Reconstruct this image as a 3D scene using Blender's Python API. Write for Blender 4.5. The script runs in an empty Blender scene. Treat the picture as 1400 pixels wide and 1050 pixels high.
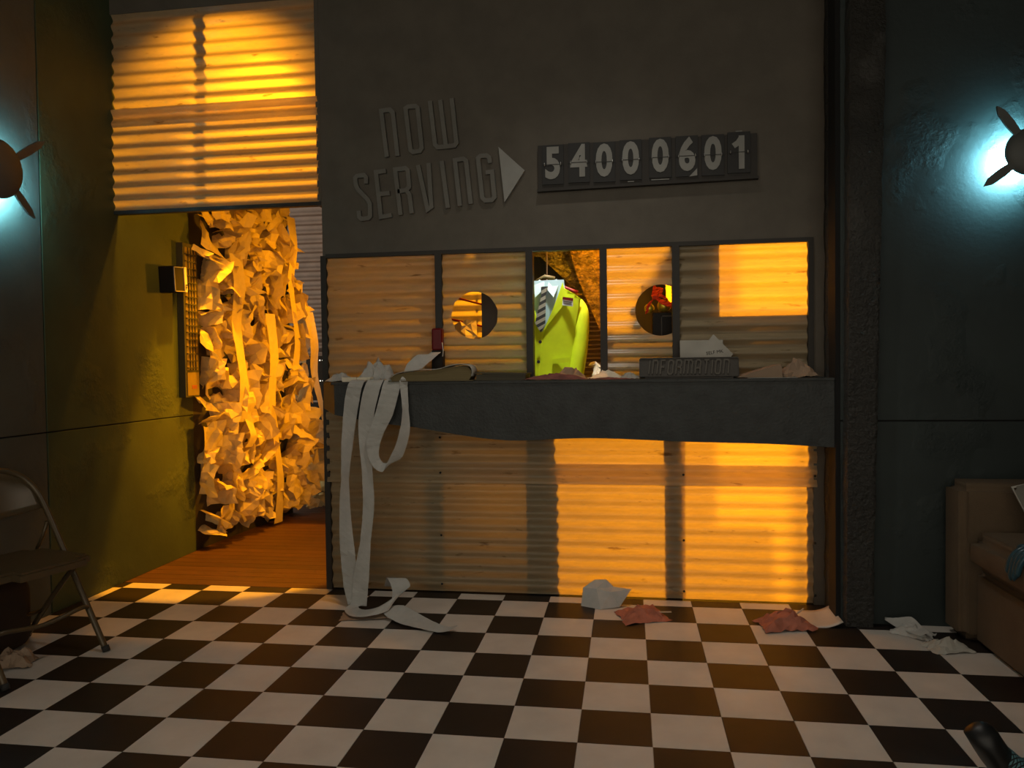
import bpy, bmesh, math, random
from mathutils import Vector, Matrix, noise
R = math.radians
scene = bpy.context.scene
col = scene.collection

# ------------------------------------------------------------------ camera
cd = bpy.data.cameras.new('camera'); cam = bpy.data.objects.new('camera', cd); col.objects.link(cam)
cd.sensor_width = 36.0; cd.lens = 36.0 * 1048.435 / 1400.0; cd.clip_start = 0.05
yaw, pitch, roll = -0.15, -0.0268, -0.0127
fw = Vector((math.sin(yaw)*math.cos(pitch), math.cos(yaw)*math.cos(pitch), math.sin(pitch)))
r0 = Vector((math.cos(yaw), -math.sin(yaw), 0)); u0 = r0.cross(fw)
rr = math.cos(roll)*r0 + math.sin(roll)*u0; uu = -math.sin(roll)*r0 + math.cos(roll)*u0
m = Matrix((rr, uu, -fw)).transposed().to_4x4(); m.translation = Vector((0.3924, -3.481, 1.171))
cam.matrix_world = m
scene.camera = cam

# ------------------------------------------------------------------ world, light, exposure
w = bpy.data.worlds.new('world'); scene.world = w; w.use_nodes = True
bg = w.node_tree.nodes['Background']; bg.inputs[0].default_value = (1.0, 0.89, 0.72, 1); bg.inputs[1].default_value = 0.62
scene.view_settings.view_transform = 'Standard'; scene.view_settings.look = 'None'
scene.view_settings.exposure = 0.36; scene.view_settings.gamma = 1.0
scene.view_settings.use_curve_mapping = False

AMBER = (1.0, 0.365, 0.004)
def lamp(name, kind, loc, energy, color, size=0.03, target=None, angle=90, blend=0.5):
    l = bpy.data.lights.new(name, kind); l.energy = energy; l.color = color
    o = bpy.data.objects.new(name, l); col.objects.link(o); o.location = loc
    if kind in ('POINT', 'SPOT'): l.shadow_soft_size = size
    if kind == 'AREA': l.size = size
    if kind == 'SPOT': l.spot_size = R(angle); l.spot_blend = blend
    if target is not None:
        o.rotation_euler = (Vector(target) - Vector(loc)).to_track_quat('-Z', 'Y').to_euler()
    return o
# overhead downlight in the waiting room
lamp('ceiling_downlight', 'SPOT', (0.25, -0.62, 3.50), 48, (1.0, 0.92, 0.80), 0.05, (0.25, -0.90, 0), 100, 1.0)
# amber lamps and added fill lights behind the partition
lamp('transom_lamp', 'SPOT', (-1.66, 0.90, 3.28), 58, AMBER, 0.04, (-1.74, 0.33, 2.58), 62, 0.8).scale = (1.6, 1.0, 1.0)
lamp('passage_lamp', 'SPOT', (-1.32, 0.52, 3.02), 62, AMBER, 0.04, (-2.20, 1.60, 0.8), 122, 0.35)
lamp('floor_patch_fill', 'SPOT', (-1.75, 0.92, 3.20), 520, AMBER, 0.03, (-1.95, 0.95, 0.0), 34, 0.2)  # unseen lamp added for the amber patch on the doorway floor
lamp('paper_wall_fill_low', 'SPOT', (-1.19, 1.50, 0.90), 45, AMBER, 0.05, (-2.30, 1.50, 0.75), 100, 0.6)  # unseen fill added to brighten the lower paper sheets
lamp('paper_wall_fill_high', 'SPOT', (-1.19, 2.05, 1.75), 55, AMBER, 0.05, (-2.30, 1.80, 1.40), 105, 0.6)  # second unseen fill, added for the upper paper sheets
lamp('booth_high_lamp', 'SPOT', (0.10, 0.66, 2.45), 30, AMBER, 0.03, (0.05, 0.45, 1.1), 95, 0.6)
lamp('rear_sheet_fill', 'SPOT', (-0.30, 0.80, 2.30), 45, AMBER, 0.03, (-0.62, 1.35, 1.45), 70, 0.4)  # added fill lighting the ribbed sheet behind the left hole
lamp('foil_fill', 'SPOT', (0.36, 0.58, 2.25), 24, AMBER, 0.03, (0.22, 0.95, 1.62), 56, 0.5)  # added fill to turn the foil behind the jacket amber
lamp('booth_rear_lamp', 'POINT', (1.02, 2.15, 1.70), 190, AMBER, 0.03)
lamp('under_desk_lamp', 'POINT', (0.90, 1.95, 0.82), 125, AMBER, 0.03)
lamp('under_desk_small_lamp', 'POINT', (-0.24, 0.68, 0.48), 0.9, AMBER, 0.06)
lamp('jacket_lamp', 'SPOT', (0.06, 0.42, 2.25), 95, (0.95, 1.0, 0.85), 0.04, (0.02, 0.66, 1.28), 36, 0.6)

# ------------------------------------------------------------------ materials
MATS = {}
def nt(name):
    m = bpy.data.materials.new(name); m.use_nodes = True; t = m.node_tree
    MATS[name] = m
    return m, t, t.nodes['Principled BSDF']
def node(t, typ, **kw):
    n = t.nodes.new(typ)
    for k, v in kw.items():
        if k.startswith('i_'): n.inputs[k[2:].replace('_', ' ')].default_value = v
        else: setattr(n, k, v)
    return n
def coords(t, scale=(1, 1, 1)):
    g = node(t, 'ShaderNodeNewGeometry'); mp = node(t, 'ShaderNodeMapping'); mp.inputs['Scale'].default_value = scale
    t.links.new(g.outputs['Position'], mp.inputs['Vector']); return mp.outputs[0]
def ocoords(t, scale=(1, 1, 1)):
    g = node(t, 'ShaderNodeTexCoord'); mp = node(t, 'ShaderNodeMapping'); mp.inputs['Scale'].default_value = scale
    t.links.new(g.outputs['Object'], mp.inputs['Vector']); return mp.outputs[0]
def ramp(t, fac, stops):
    r = node(t, 'ShaderNodeValToRGB'); e = r.color_ramp.elements
    while len(e) < len(stops): e.new(0.5)
    for i, (p, c) in enumerate(stops): e[i].position = p; e[i].color = (*c, 1)
    t.links.new(fac, r.inputs[0]); return r.outputs[0]
def noise_n(t, vec, scale, detail=4, rough=0.55):
    n = node(t, 'ShaderNodeTexNoise'); n.inputs['Scale'].default_value = scale; n.inputs['Detail'].default_value = detail
    n.inputs['Roughness'].default_value = rough; t.links.new(vec, n.inputs['Vector']); return n.outputs['Fac']
def math_n(t, op, a, b):
    n = node(t, 'ShaderNodeMath', operation=op)
    for i, v in enumerate((a, b)):
        if isinstance(v, (int, float)): n.inputs[i].default_value = v
        else: t.links.new(v, n.inputs[i])
    return n.outputs[0]
def bump_n(t, h, strength, dist):
    b = node(t, 'ShaderNodeBump'); b.inputs['Strength'].default_value = strength; b.inputs['Distance'].default_value = dist
    t.links.new(h, b.inputs['Height']); return b.outputs[0]
def simple(name, c, rough=0.6, metal=0.0, var=0.12, scale=8, bump=0.0, bscale=60, spec=0.5, stretch=(1, 1, 1)):
    m, t, p = nt(name); v = coords(t, stretch)
    n = noise_n(t, v, scale)
    lo = tuple(x*(1-var) for x in c); hi = tuple(min(1, x*(1+var)) for x in c)
    t.links.new(ramp(t, n, [(0.3, lo), (0.7, hi)]), p.inputs['Base Color'])
    p.inputs['Roughness'].default_value = rough; p.inputs['Metallic'].default_value = metal
    p.inputs['Specular IOR Level'].default_value = spec
    if bump: t.links.new(bump_n(t, noise_n(t, v, bscale, 6), bump, 0.01), p.inputs['Normal'])
    return m
def plaster(name, c, patch=0.56, rough=0.55, dist=0.006):
    m, t, p = nt(name); v = coords(t)
    n = noise_n(t, v, 3.0, 5)
    t.links.new(ramp(t, n, [(0.3, tuple(x*0.8 for x in c)), (0.7, tuple(x*1.2 for x in c))]), p.inputs['Base Color'])
    rid = noise_n(t, v, 42, 6, 0.62)
    mask = ramp(t, noise_n(t, v, 2.6, 3), [(patch-0.07, (0.10,)*3), (patch+0.05, (1, 1, 1))])
    h = math_n(t, 'MULTIPLY', rid, mask)
    t.links.new(bump_n(t, h, 0.9, dist*3), p.inputs['Normal'])
    p.inputs['Roughness'].default_value = rough
    return m
plaster('teal_plaster', (0.021, 0.031, 0.030), patch=0.62, dist=0.004, rough=0.65)
plaster('teal_plaster_lit', (0.075, 0.090, 0.078), patch=0.62, dist=0.004, rough=0.65)  # copy of the teal wall paint, lightened to put light into it
plaster('teal_plaster_amber_lit', (0.048, 0.074, 0.036), patch=0.60, dist=0.004, rough=0.65)  # same wall paint; its olive look under amber light put into the colour
plaster('pillar_plaster', (0.060, 0.057, 0.050), patch=0.36, dist=0.022, rough=0.5)
simple('brown_wall', (0.110, 0.094, 0.072), 0.6, bump=0.08, bscale=120)
simple('dark_frame', (0.022, 0.018, 0.013), 0.55)
simple('dark_gap', (0.006, 0.006, 0.006), 0.9)
simple('counter_blue', (0.030, 0.034, 0.033), 0.55, bump=0.35, bscale=70, scale=14, var=0.25)
simple('counter_end_lit', (0.16, 0.11, 0.05), 0.6)  # orange light on the end board is put into this colour
simple('ceiling_black', (0.012, 0.012, 0.012), 0.9)
simple('tile_white', (0.60, 0.555, 0.50), 0.45, var=0.10, scale=5)
simple('tile_black', (0.018, 0.013, 0.010), 0.48, var=0.25, scale=6, spec=0.3)
simple('tile_grey_joint', (0.09, 0.085, 0.075), 0.8)
simple('paper', (0.80, 0.72, 0.56), 0.85, var=0.06, scale=30)
simple('white_paper', (0.46, 0.45, 0.42), 0.85, var=0.08, scale=20)
simple('card_paper', (0.42, 0.40, 0.35), 0.8)
simple('tan_paper', (0.30, 0.21, 0.14), 0.85)
simple('pink_paper', (0.42, 0.14, 0.085), 0.8, var=0.2, scale=25)
simple('maroon_paper', (0.20, 0.065, 0.05), 0.8, var=0.3, scale=20)
simple('letter_grey', (0.165, 0.158, 0.138), 0.6)
simple('arrow_grey', (0.33, 0.33, 0.31), 0.55)
simple('flap_black', (0.014, 0.014, 0.014), 0.55)
simple('flap_white', (0.28, 0.28, 0.26), 0.6)
simple('board_brown', (0.026, 0.022, 0.018), 0.6)
simple('steel', (0.6, 0.6, 0.6), 0.3, 1.0)
simple('plate_brown', (0.050, 0.044, 0.036), 0.55, bump=0.1)
simple('plate_letter', (0.085, 0.075, 0.06), 0.5)
simple('chair_brown', (0.095, 0.066, 0.032), 0.32, 0.2)
simple('rubber', (0.02, 0.018, 0.015), 0.8)
simple('bag_brown', (0.030, 0.020, 0.013), 0.7)
simple('sofa_brown', (0.13, 0.088, 0.050), 0.92, bump=0.5, bscale=260, var=0.15, scale=5)
simple('cushion_grey', (0.17, 0.155, 0.125), 0.9)
simple('teal_satin', (0.016, 0.060, 0.085), 0.30)
simple('black_leather', (0.006, 0.006, 0.006), 0.45)
simple('black_cloth', (0.012, 0.012, 0.013), 0.85)
simple('skin', (0.35, 0.24, 0.18), 0.55)
simple('hair', (0.02, 0.014, 0.01), 0.6)
simple('lime_cloth', (0.66, 0.80, 0.004), 0.8, var=0.05, scale=20)
simple('shirt_blue', (0.42, 0.56, 0.66), 0.8, var=0.05)
simple('dark_red', (0.13, 0.003, 0.006), 0.35, spec=0.25)
simple('red_cloth', (0.62, 0.045, 0.012), 0.7)
simple('gold', (0.75, 0.62, 0.06), 0.25, 0.7)
simple('yellow_cloth', (0.75, 0.72, 0.02), 0.8)
simple('box_black', (0.010, 0.008, 0.006), 0.5, spec=0.2)
simple('navy_cloth', (0.03, 0.05, 0.075), 0.9)
simple('pale_metal', (0.20, 0.16, 0.14), 0.38, 0.6)
simple('book_cover', (0.10, 0.075, 0.03), 0.6)
simple('page_edge', (0.17, 0.13, 0.055), 0.8, stretch=(1, 1, 40))
simple('folder_dark', (0.06, 0.05, 0.025), 0.6)
simple('sconce_dark', (0.10, 0.105, 0.10), 0.6)
simple('red_ink', (0.35, 0.05, 0.02), 0.7)
simple('black_ink', (0.02, 0.02, 0.02), 0.7)
simple('badge_white', (0.6, 0.6, 0.62), 0.5)
simple('screen_black', (0.01, 0.01, 0.01), 0.3)
simple('board_green', (0.035, 0.034, 0.014), 0.6)
simple('board_cell', (0.20, 0.14, 0.03), 0.6)
simple('red_ornament', (0.45, 0.02, 0.03), 0.3)

def foil(name, c, scale=26):
    m, t, p = nt(name); v = coords(t, (1, 1, 1.6)); n = noise_n(t, v, scale, 6, 0.6)
    t.links.new(ramp(t, n, [(0.35, tuple(x*0.35 for x in c)), (0.65, c)]), p.inputs['Base Color'])
    t.links.new(bump_n(t, n, 1.0, 0.04), p.inputs['Normal'])
    p.inputs['Metallic'].default_value = 0.6; p.inputs['Roughness'].default_value = 0.38
foil('foil_amber_lit', (0.55, 0.42, 0.28)); foil('foil_grey', (0.34, 0.36, 0.30), 40)  # amber light on the first foil is put into its colour

# wood boards of the passage
m, t, p = nt('wood_plank'); v = coords(t, (2.0, 40, 10)); n = noise_n(t, v, 2.2, 6)
oi = node(t, 'ShaderNodeObjectInfo')
c1 = ramp(t, n, [(0.25, (0.045, 0.018, 0.010)), (0.75, (0.12, 0.048, 0.022))])
mx = node(t, 'ShaderNodeMixRGB', blend_type='MULTIPLY'); mx.inputs[0].default_value = 0.35
t.links.new(c1, mx.inputs[1]); t.links.new(oi.outputs['Random'], mx.inputs[2]); t.links.new(mx.outputs[0], p.inputs['Base Color'])
p.inputs['Roughness'].default_value = 0.55; t.links.new(bump_n(t, n, 0.3, 0.004), p.inputs['Normal'])

# checker floor base beyond the single tiles
TILE = 0.229
m, t, p = nt('checker_floor'); v = coords(t, (1/TILE, 1/TILE, 1))
ck = node(t, 'ShaderNodeTexChecker'); ck.inputs['Scale'].default_value = 1.0
ck.inputs['Color1'].default_value = (0.016, 0.012, 0.010, 1); ck.inputs['Color2'].default_value = (0.60, 0.555, 0.50, 1)
mpz = node(t, 'ShaderNodeMapping'); mpz.inputs['Location'].default_value = (0, 0, 0.5); mpz.inputs['Scale'].default_value = (1, 1, 0)
t.links.new(v, mpz.inputs[0]); t.links.new(mpz.outputs[0], ck.inputs['Vector']); t.links.new(ck.outputs[0], p.inputs['Base Color'])
p.inputs['Roughness'].default_value = 0.32

# translucent ribbed fibreglass sheet
def fibreglass(name, front, back, fac):
    m, t, p = nt(name); t.nodes.remove(p); out = t.nodes['Material Output']
    v = coords(t, (3, 3, 26)); n = noise_n(t, v, 3.0, 5)
    vs = coords(t, (5, 1, 22)); st = noise_n(t, vs, 1.6, 3)
    stain = ramp(t, st, [(0.66, (1, 1, 1)), (0.76, (0.45, 0.38, 0.30))])
    def tint(c):
        cc = ramp(t, n, [(0.3, tuple(x*0.86 for x in c)), (0.7, c)])
        mm = node(t, 'ShaderNodeMixRGB', blend_type='MULTIPLY'); mm.inputs[0].default_value = 1.0
        t.links.new(cc, mm.inputs[1]); t.links.new(stain, mm.inputs[2]); return mm.outputs[0]
    d = node(t, 'ShaderNodeBsdfDiffuse'); tr = node(t, 'ShaderNodeBsdfTranslucent'); g = node(t, 'ShaderNodeBsdfGlossy')
    g.inputs['Roughness'].default_value = 0.22; g.inputs['Color'].default_value = (0.8, 0.8, 0.8, 1)
    t.links.new(tint(front), d.inputs[0]); t.links.new(tint(back), tr.inputs[0])
    a = node(t, 'ShaderNodeMixShader'); a.inputs[0].default_value = fac
    t.links.new(d.outputs[0], a.inputs[1]); t.links.new(tr.outputs[0], a.inputs[2])
    b = node(t, 'ShaderNodeMixShader'); fr = node(t, 'ShaderNodeFresnel'); fr.inputs[0].default_value = 1.35
    t.links.new(fr.outputs[0], b.inputs[0]); t.links.new(a.outputs[0], b.inputs[1]); t.links.new(g.outputs[0], b.inputs[2])
    t.links.new(b.outputs[0], out.inputs['Surface'])
fibreglass('fibreglass', (0.58, 0.46, 0.28), (0.94, 0.82, 0.55), 0.50)

# paper that lets a little light through
m, t, p = nt('thin_paper'); out = t.nodes['Material Output']
tr = node(t, 'ShaderNodeBsdfTranslucent'); tr.inputs[0].default_value = (0.6, 0.52, 0.38, 1)
mxs = node(t, 'ShaderNodeMixShader'); mxs.inputs[0].default_value = 0.25
n = noise_n(t, ocoords(t), 30, 3); t.links.new(ramp(t, n, [(0.3, (0.62, 0.50, 0.22)), (0.7, (0.74, 0.60, 0.28))]), p.inputs['Base Color'])
p.inputs['Roughness'].default_value = 0.8
t.links.new(p.outputs[0], mxs.inputs[1]); t.links.new(tr.outputs[0], mxs.inputs[2]); t.links.new(mxs.outputs[0], out.inputs['Surface'])

# tie stripes
m, t, p = nt('striped_tie'); v = ocoords(t)
sx = node(t, 'ShaderNodeSeparateXYZ'); t.links.new(v, sx.inputs[0])
s = math_n(t, 'ADD', sx.outputs['Z'], math_n(t, 'MULTIPLY', sx.outputs['X'], -0.5))
s = math_n(t, 'FRACT', math_n(t, 'MULTIPLY', s, 27.0), 0)
t.links.new(ramp(t, s, [(0.0, (0.02, 0.018, 0.02)), (0.46, (0.02, 0.018, 0.02)), (0.50, (0.30, 0.27, 0.22)), (1.0, (0.30, 0.27, 0.22))]), p.inputs['Base Color'])
p.inputs['Roughness'].default_value = 0.7
# net tights
m, t, p = nt('fishnet'); v = ocoords(t); sx = node(t, 'ShaderNodeSeparateXYZ'); t.links.new(v, sx.inputs[0])
def stripes(sign):
    a = math_n(t, 'ADD', math_n(t, 'MULTIPLY', sx.outputs['Y'], 1.2), math_n(t, 'MULTIPLY', math_n(t, 'ADD', sx.outputs['Z'], math_n(t, 'MULTIPLY', sx.outputs['X'], -1.0)), 0.75*sign))
    f = math_n(t, 'FRACT', math_n(t, 'MULTIPLY', a, 75.0), 0)
    return math_n(t, 'LESS_THAN', f, 0.34)
net = math_n(t, 'MAXIMUM', stripes(1), stripes(-1))
t.links.new(ramp(t, net, [(0.4, (0.10, 0.24, 0.27)), (0.6, (0.006, 0.010, 0.012))]), p.inputs['Base Color']); p.inputs['Roughness'].default_value = 0.6
# lamp bulb
m, t, p = nt('bulb'); p.inputs['Emission Color'].default_value = (0.55, 0.95, 1.0, 1); p.inputs['Emission Strength'].default_value = 12.0
m, t, p = nt('indicator'); p.inputs['Emission Color'].default_value = (1.0, 0.95, 0.8, 1); p.inputs['Emission Strength'].default_value = 2.0

# ------------------------------------------------------------------ helpers
def obj(name, verts, faces, mat, parent=None, smooth=False):
    me = bpy.data.meshes.new(name); me.from_pydata([tuple(v) for v in verts], [], faces); me.update()
    me.materials.append(MATS[mat])
    if smooth:
        for f in me.polygons: f.use_smooth = True
    o = bpy.data.objects.new(name, me); col.objects.link(o)
    if parent: o.parent = parent
    return o
def from_bm(name, bm, mat, parent=None, smooth=False):
    bmesh.ops.recalc_face_normals(bm, faces=bm.faces)
    me = bpy.data.meshes.new(name); bm.to_mesh(me); bm.free(); me.materials.append(MATS[mat])
    if smooth:
        for f in me.polygons: f.use_smooth = True
    o = bpy.data.objects.new(name, me); col.objects.link(o)
    if parent: o.parent = parent
    return o
def tag(o, label, cat, group=None):
    o['label'] = label; o['category'] = cat
    if group: o['group'] = group
    return o
def thing(name, label, cat, loc=(0, 0, 0), rotz=0, group=None):
    o = bpy.data.objects.new(name, None); col.objects.link(o); o.empty_display_size = 0.05
    o.location = loc; o.rotation_euler = (0, 0, rotz)
    return tag(o, label, cat, group)
def struct(o): o['kind'] = 'structure'; return o
def bm_box(bm, lo, hi, M=None):
    vs = [bm.verts.new((x, y, z)) for x in (lo[0], hi[0]) for y in (lo[1], hi[1]) for z in (lo[2], hi[2])]
    for f in ((0, 1, 3, 2), (4, 6, 7, 5), (0, 4, 5, 1), (2, 3, 7, 6), (0, 2, 6, 4), (1, 5, 7, 3)):
        bm.faces.new([vs[i] for i in f])
    if M is not None: bmesh.ops.transform(bm, matrix=M, verts=vs)
    return vs
def box(name, lo, hi, mat, parent=None, bevel=0.0, M=None, seg=2):
    bm = bmesh.new(); bm_box(bm, lo, hi, M)
    if bevel: bmesh.ops.bevel(bm, geom=list(bm.edges), offset=bevel, segments=seg, affect='EDGES', profile=0.5)
    return from_bm(name, bm, mat, parent, smooth=False)
def bm_tube(bm, pts, r, n=10, caps=True, closed=False):
    pts = [Vector(p) for p in pts]; rings = []; up = None; N = len(pts)
    for i, p in enumerate(pts):
        a = pts[(i-1) % N] if (closed or i > 0) else p; b = pts[(i+1) % N] if (closed or i < N-1) else p
        d = (b - a).normalized()
        if up is None: up = d.orthogonal().normalized()
        up = (up - d*up.dot(d)).normalized(); s = d.cross(up)
        ri = r[i] if isinstance(r, (list, tuple)) else r
        rings.append([bm.verts.new(p + (up*math.cos(2*math.pi*k/n) + s*math.sin(2*math.pi*k/n))*ri) for k in range(n)])
    for i in range(N if closed else N-1):
        A, B = rings[i], rings[(i+1) % N]
        for k in range(n): bm.faces.new((A[k], A[(k+1) % n], B[(k+1) % n], B[k]))
    if caps and not closed: bm.faces.new(rings[0][::-1]); bm.faces.new(rings[-1])
def tube(name, pts, r, mat, parent=None, n=10, closed=False):
    bm = bmesh.new(); bm_tube(bm, pts, r, n, closed=closed); return from_bm(name, bm, mat, parent, True)
def spline(pts, k=6):
    P = [Vector(p) for p in pts]; P = [P[0]*2-P[1]] + P + [P[-1]*2-P[-2]]; out = []
    for i in range(1, len(P)-2):
        a, b, c, d = P[i-1:i+3]
        for j in range(k):
            t = j/k; out.append(0.5*((2*b)+(c-a)*t+(2*a-5*b+4*c-d)*t*t+(3*b-a-3*c+d)*t**3))
    out.append(P[-2]); return out
def prism(name, poly, y0, y1, mat, parent=None):
    """polygon in x,z extruded along y"""
    n = len(poly); bm = bmesh.new()
    A = [bm.verts.new((x, y0, z)) for x, z in poly]; B = [bm.verts.new((x, y1, z)) for x, z in poly]
    bm.faces.new(A); bm.faces.new(B[::-1])
    for i in range(n): bm.faces.new((A[i], B[i], B[(i+1) % n], A[(i+1) % n]))
    bm.normal_update(); bmesh.ops.triangulate(bm, faces=[f for f in bm.faces if len(f.verts) > 4])
    return from_bm(name, bm, mat, parent)
def strokes_bm(bm, lines, width, y0, y1, xf=lambda x, z: (x, z)):
    for li, ln in enumerate(lines):
        if li: y0 -= 0.0007*abs(y1-y0)/0.018
        closed = ln[-1] == 'c'; P = [Vector(q) for q in (ln[:-1] if closed else ln)]; N = len(P); L = []; Rr = []
        for i, p in enumerate(P):
            a = P[i-1] if (closed or i > 0) else None; b = P[(i+1) % N] if (closed or i < N-1) else None
            d1 = (p-a).normalized() if a is not None else (b-p).normalized()
            d2 = (b-p).normalized() if b is not None else d1
            n1 = Vector((-d1.y, d1.x)); n2 = Vector((-d2.y, d2.x)); mt = (n1+n2)
            mt = mt.normalized() if mt.length > 1e-4 else n1
            k = width/2/max(0.55, mt.dot(n1)); L.append(p+mt*k); Rr.append(p-mt*k)
        V = []
        for l, r in zip(L, Rr):
            l = xf(*l); r = xf(*r)
            V.append([bm.verts.new((q[0], y, q[1])) for q, y in ((l, y0), (r, y0), (r, y1), (l, y1))])
        for i in range(N if closed else N-1):
            A, B = V[i], V[(i+1) % N]
            for k in range(4): bm.faces.new((A[k], A[(k+1) % 4], B[(k+1) % 4], B[k]))
        if not closed: bm.faces.new(V[0][::-1]); bm.faces.new(V[-1])
def ribbon(name, pts, widths, dirs, mat, parent=None, k=6, jitter=0.0, seed=0):
    """flat strip; widths and across-directions are given per control point"""
    rnd = random.Random(seed); P = spline(pts, k); n = len(P); V = []; F = []
    def interp(L, t):
        f = t*(len(L)-1); i = min(int(f), len(L)-2); return L[i], L[i+1], f-i
    for i, p in enumerate(P):
        t = i/(n-1)
        a, b, f = interp(dirs, t); d = (Vector(a)*(1-f)+Vector(b)*f).normalized()
        if isinstance(widths, (list, tuple)): a, b, f = interp(widths, t); w_ = a*(1-f)+b*f
        else: w_ = widths
        j = Vector((0, rnd.uniform(-1, 1), 0))*jitter
        V += [p - d*w_/2 + j, p + Vector((0, 0, 0)), p + d*w_/2 - j]
    for i in range(n-1):
        for s in (0, 1): F.append((3*i+s, 3*i+s+1, 3*i+s+4, 3*i+s+3))
    return obj(name, V, F, mat, parent)
def sheet_mesh(name, wdt, hgt, mat, seed, folds=6, n=6, ang=1.0):
    """a sheet of paper bent along several random fold lines"""
    rnd = random.Random(seed); P = [Vector(((i/n-.5)*wdt, (j/n-.5)*hgt, 0)) for j in range(n+1) for i in range(n+1)]
    for _ in range(folds):
        th = rnd.uniform(0, math.pi); d = Vector((math.cos(th), math.sin(th), 0)); c = Vector((rnd.uniform(-.35, .35)*wdt, rnd.uniform(-.35, .35)*hgt, 0))
        a = rnd.uniform(-1, 1)*ang; nrm = Vector((-d.y, d.x, 0))
        for q in range(len(P)):
            s = (P[q]-c).dot(nrm)
            if s > 0: P[q] = c + Matrix.Rotation(a, 3, d) @ (P[q]-c)
    for q in range(len(P)): P[q] += Vector((rnd.uniform(-1, 1), rnd.uniform(-1, 1), rnd.uniform(-1, 1)))*0.30*min(wdt, hgt)/n
    F = []
    for j in range(n):
        for i in range(n):
            a = j*(n+1)+i
            F += [(a, a+1, a+n+2), (a, a+n+2, a+n+1)] if rnd.random() < .5 else [(a, a+1, a+n+1), (a+1, a+n+2, a+n+1)]
    c = sum(P, Vector())/len(P); P = [q-c for q in P]
    me = bpy.data.meshes.new(name); me.from_pydata([tuple(q) for q in P], [], F); me.materials.append(MATS[mat]); return me

# ================================================================== SETTING
XL, YW, XB = -2.343, 0.323, -1.167         # left wall, partition front face, left edge of the booth
ZC = 3.55                                   # ceiling
# floor with single tiles
fl = struct(obj('floor', [(-2.45, -4.6, -0.004), (3.0, -4.6, -0.004), (3.0, YW, -0.004), (-2.45, YW, -0.004),
                          (-2.45, -4.6, -0.1), (3.0, -4.6, -0.1), (3.0, YW, -0.1), (-2.45, YW, -0.1)],
                [(0, 1, 2, 3), (7, 6, 5, 4), (0, 4, 5, 1), (1, 5, 6, 2), (2, 6, 7, 3), (3, 7, 4, 0)], 'checker_floor'))
tile_cache = {}
for c in range(-11, 9):
    for r in range(-7, 2):
        x0, x1 = max(c*TILE, XL), (c+1)*TILE; y0, y1 = r*TILE, min((r+1)*TILE, YW-0.002)
        if x0 >= 1.44: y1 = min(y1, 0.079)
        if c == 5 and r == 0: continue      # the lifted tile at the foot of the pillar
        if y1-y0 < 0.01 or x1-x0 < 0.01: continue
        mat = 'tile_black' if (c+r) % 2 == 0 else 'tile_white'
        key = (round(x1-x0, 3), round(y1-y0, 3), mat)
        if key not in tile_cache:
            g = 0.0008; o = box('tile', (g, g, -0.004), (x1-x0-g, y1-y0-g, 0), mat, fl); tile_cache[key] = o.data
        else:
            o = bpy.data.objects.new('tile', tile_cache[key]); col.objects.link(o); o.parent = fl
        o.location = (x0, y0, 0)
# tile with a curled edge
n = 8; V = []; F = []
for j in range(n+1):
    for i in range(n+1):
        u, v_ = i/n, j/n; lift = 0.028*max(0, u-0.55)**1.5*3.3 + 0.006*max(0, v_-0.6)
        V.append((1.145+u*0.165, 0.002+v_*0.225, 0.001+lift))
for j in range(n):
    for i in range(n): a = j*(n+1)+i; F.append((a, a+1, a+n+2, a+n+1))
o = obj('tile', V, F, 'tile_white', fl, True); o['label'] = 'white floor tile with a curled-up edge'
s_ = o.modifiers.new('s', 'SOLIDIFY'); s_.thickness = 0.003; s_.offset = -1

# wooden boards of the passage
pf = struct(box('floor_passage', (-2.45, YW+0.002, -0.1), (2.0, 3.6, -0.006), 'dark_gap'))
y = YW+0.004; k = 0; pm = {}
while y < 3.3:
    wd = 0.088; o = box('plank', (-2.42, y, -0.006), (-1.15, y+wd-0.003, 0.0), 'wood_plank', pf); y += wd

# left wall: four panels with dark joints
wl = struct(box('wall_left', (XL-0.10, -4.6, 0), (XL-0.012, 1.04, ZC), 'dark_gap'))
for (a, b) in ((-4.6, -0.213), (-0.207, 1.035)):
    for (c, d) in ((0.0, 0.867), (0.873, ZC)):
        box('wall_panel', (XL-0.012, a, c), (XL, b, d), 'teal_plaster_amber_lit' if a > -1 else 'teal_plaster_lit', wl, 0.002, seg=1)  # one paint on all panels; the two copies carry the light
# right-hand stretch of wall beside the pillar, with a dado line
wr = struct(box('wall_right', (1.30, 0.085, 0), (3.0, 0.20, ZC), 'dark_gap'))
box('wall_panel', (1.32, 0.079, 0.903), (3.0, 0.09, ZC), 'teal_plaster', wr)
box('wall_panel', (1.32, 0.079, 0.0), (3.0, 0.09, 0.895), 'teal_plaster', wr)
struct(box('wall_side', (2.90, -4.6, 0), (3.0, 0.085, ZC), 'teal_plaster'))
struct(box('ceiling', (-2.45, -4.6, ZC), (3.0, 3.7, ZC+0.1), 'ceiling_black'))

# partition wall
wb = struct(bpy.data.objects.new('wall_back', None)); col.objects.link(wb)
ZT, ZB = 1.740, 1.092
box('header', (XB, YW, ZT), (1.37, YW+0.09, ZC), 'brown_wall', wb)
box('transom_header', (XL, YW, 3.07), (XB, YW+0.09, ZC), 'brown_wall', wb)
box('edge_post', (XB-0.012, YW-0.004, 0), (XB+0.018, YW+0.10, ZT), 'dark_frame', wb)
box('edge_post', (XB-0.022, YW-0.002, 2.0), (XB+0.0, YW+0.09, 3.07), 'brown_wall', wb)
box('edge_post', (1.237, YW-0.01, ZB), (1.262, YW+0.07, ZT), 'dark_frame', wb)
box('edge_post', (1.262, YW, 0.0), (1.37, YW+0.07, ZT), 'brown_wall', wb)
box('sill', (XB, YW+0.012, 1.02), (1.262, YW+0.09, ZB), 'dark_frame', wb)

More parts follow.
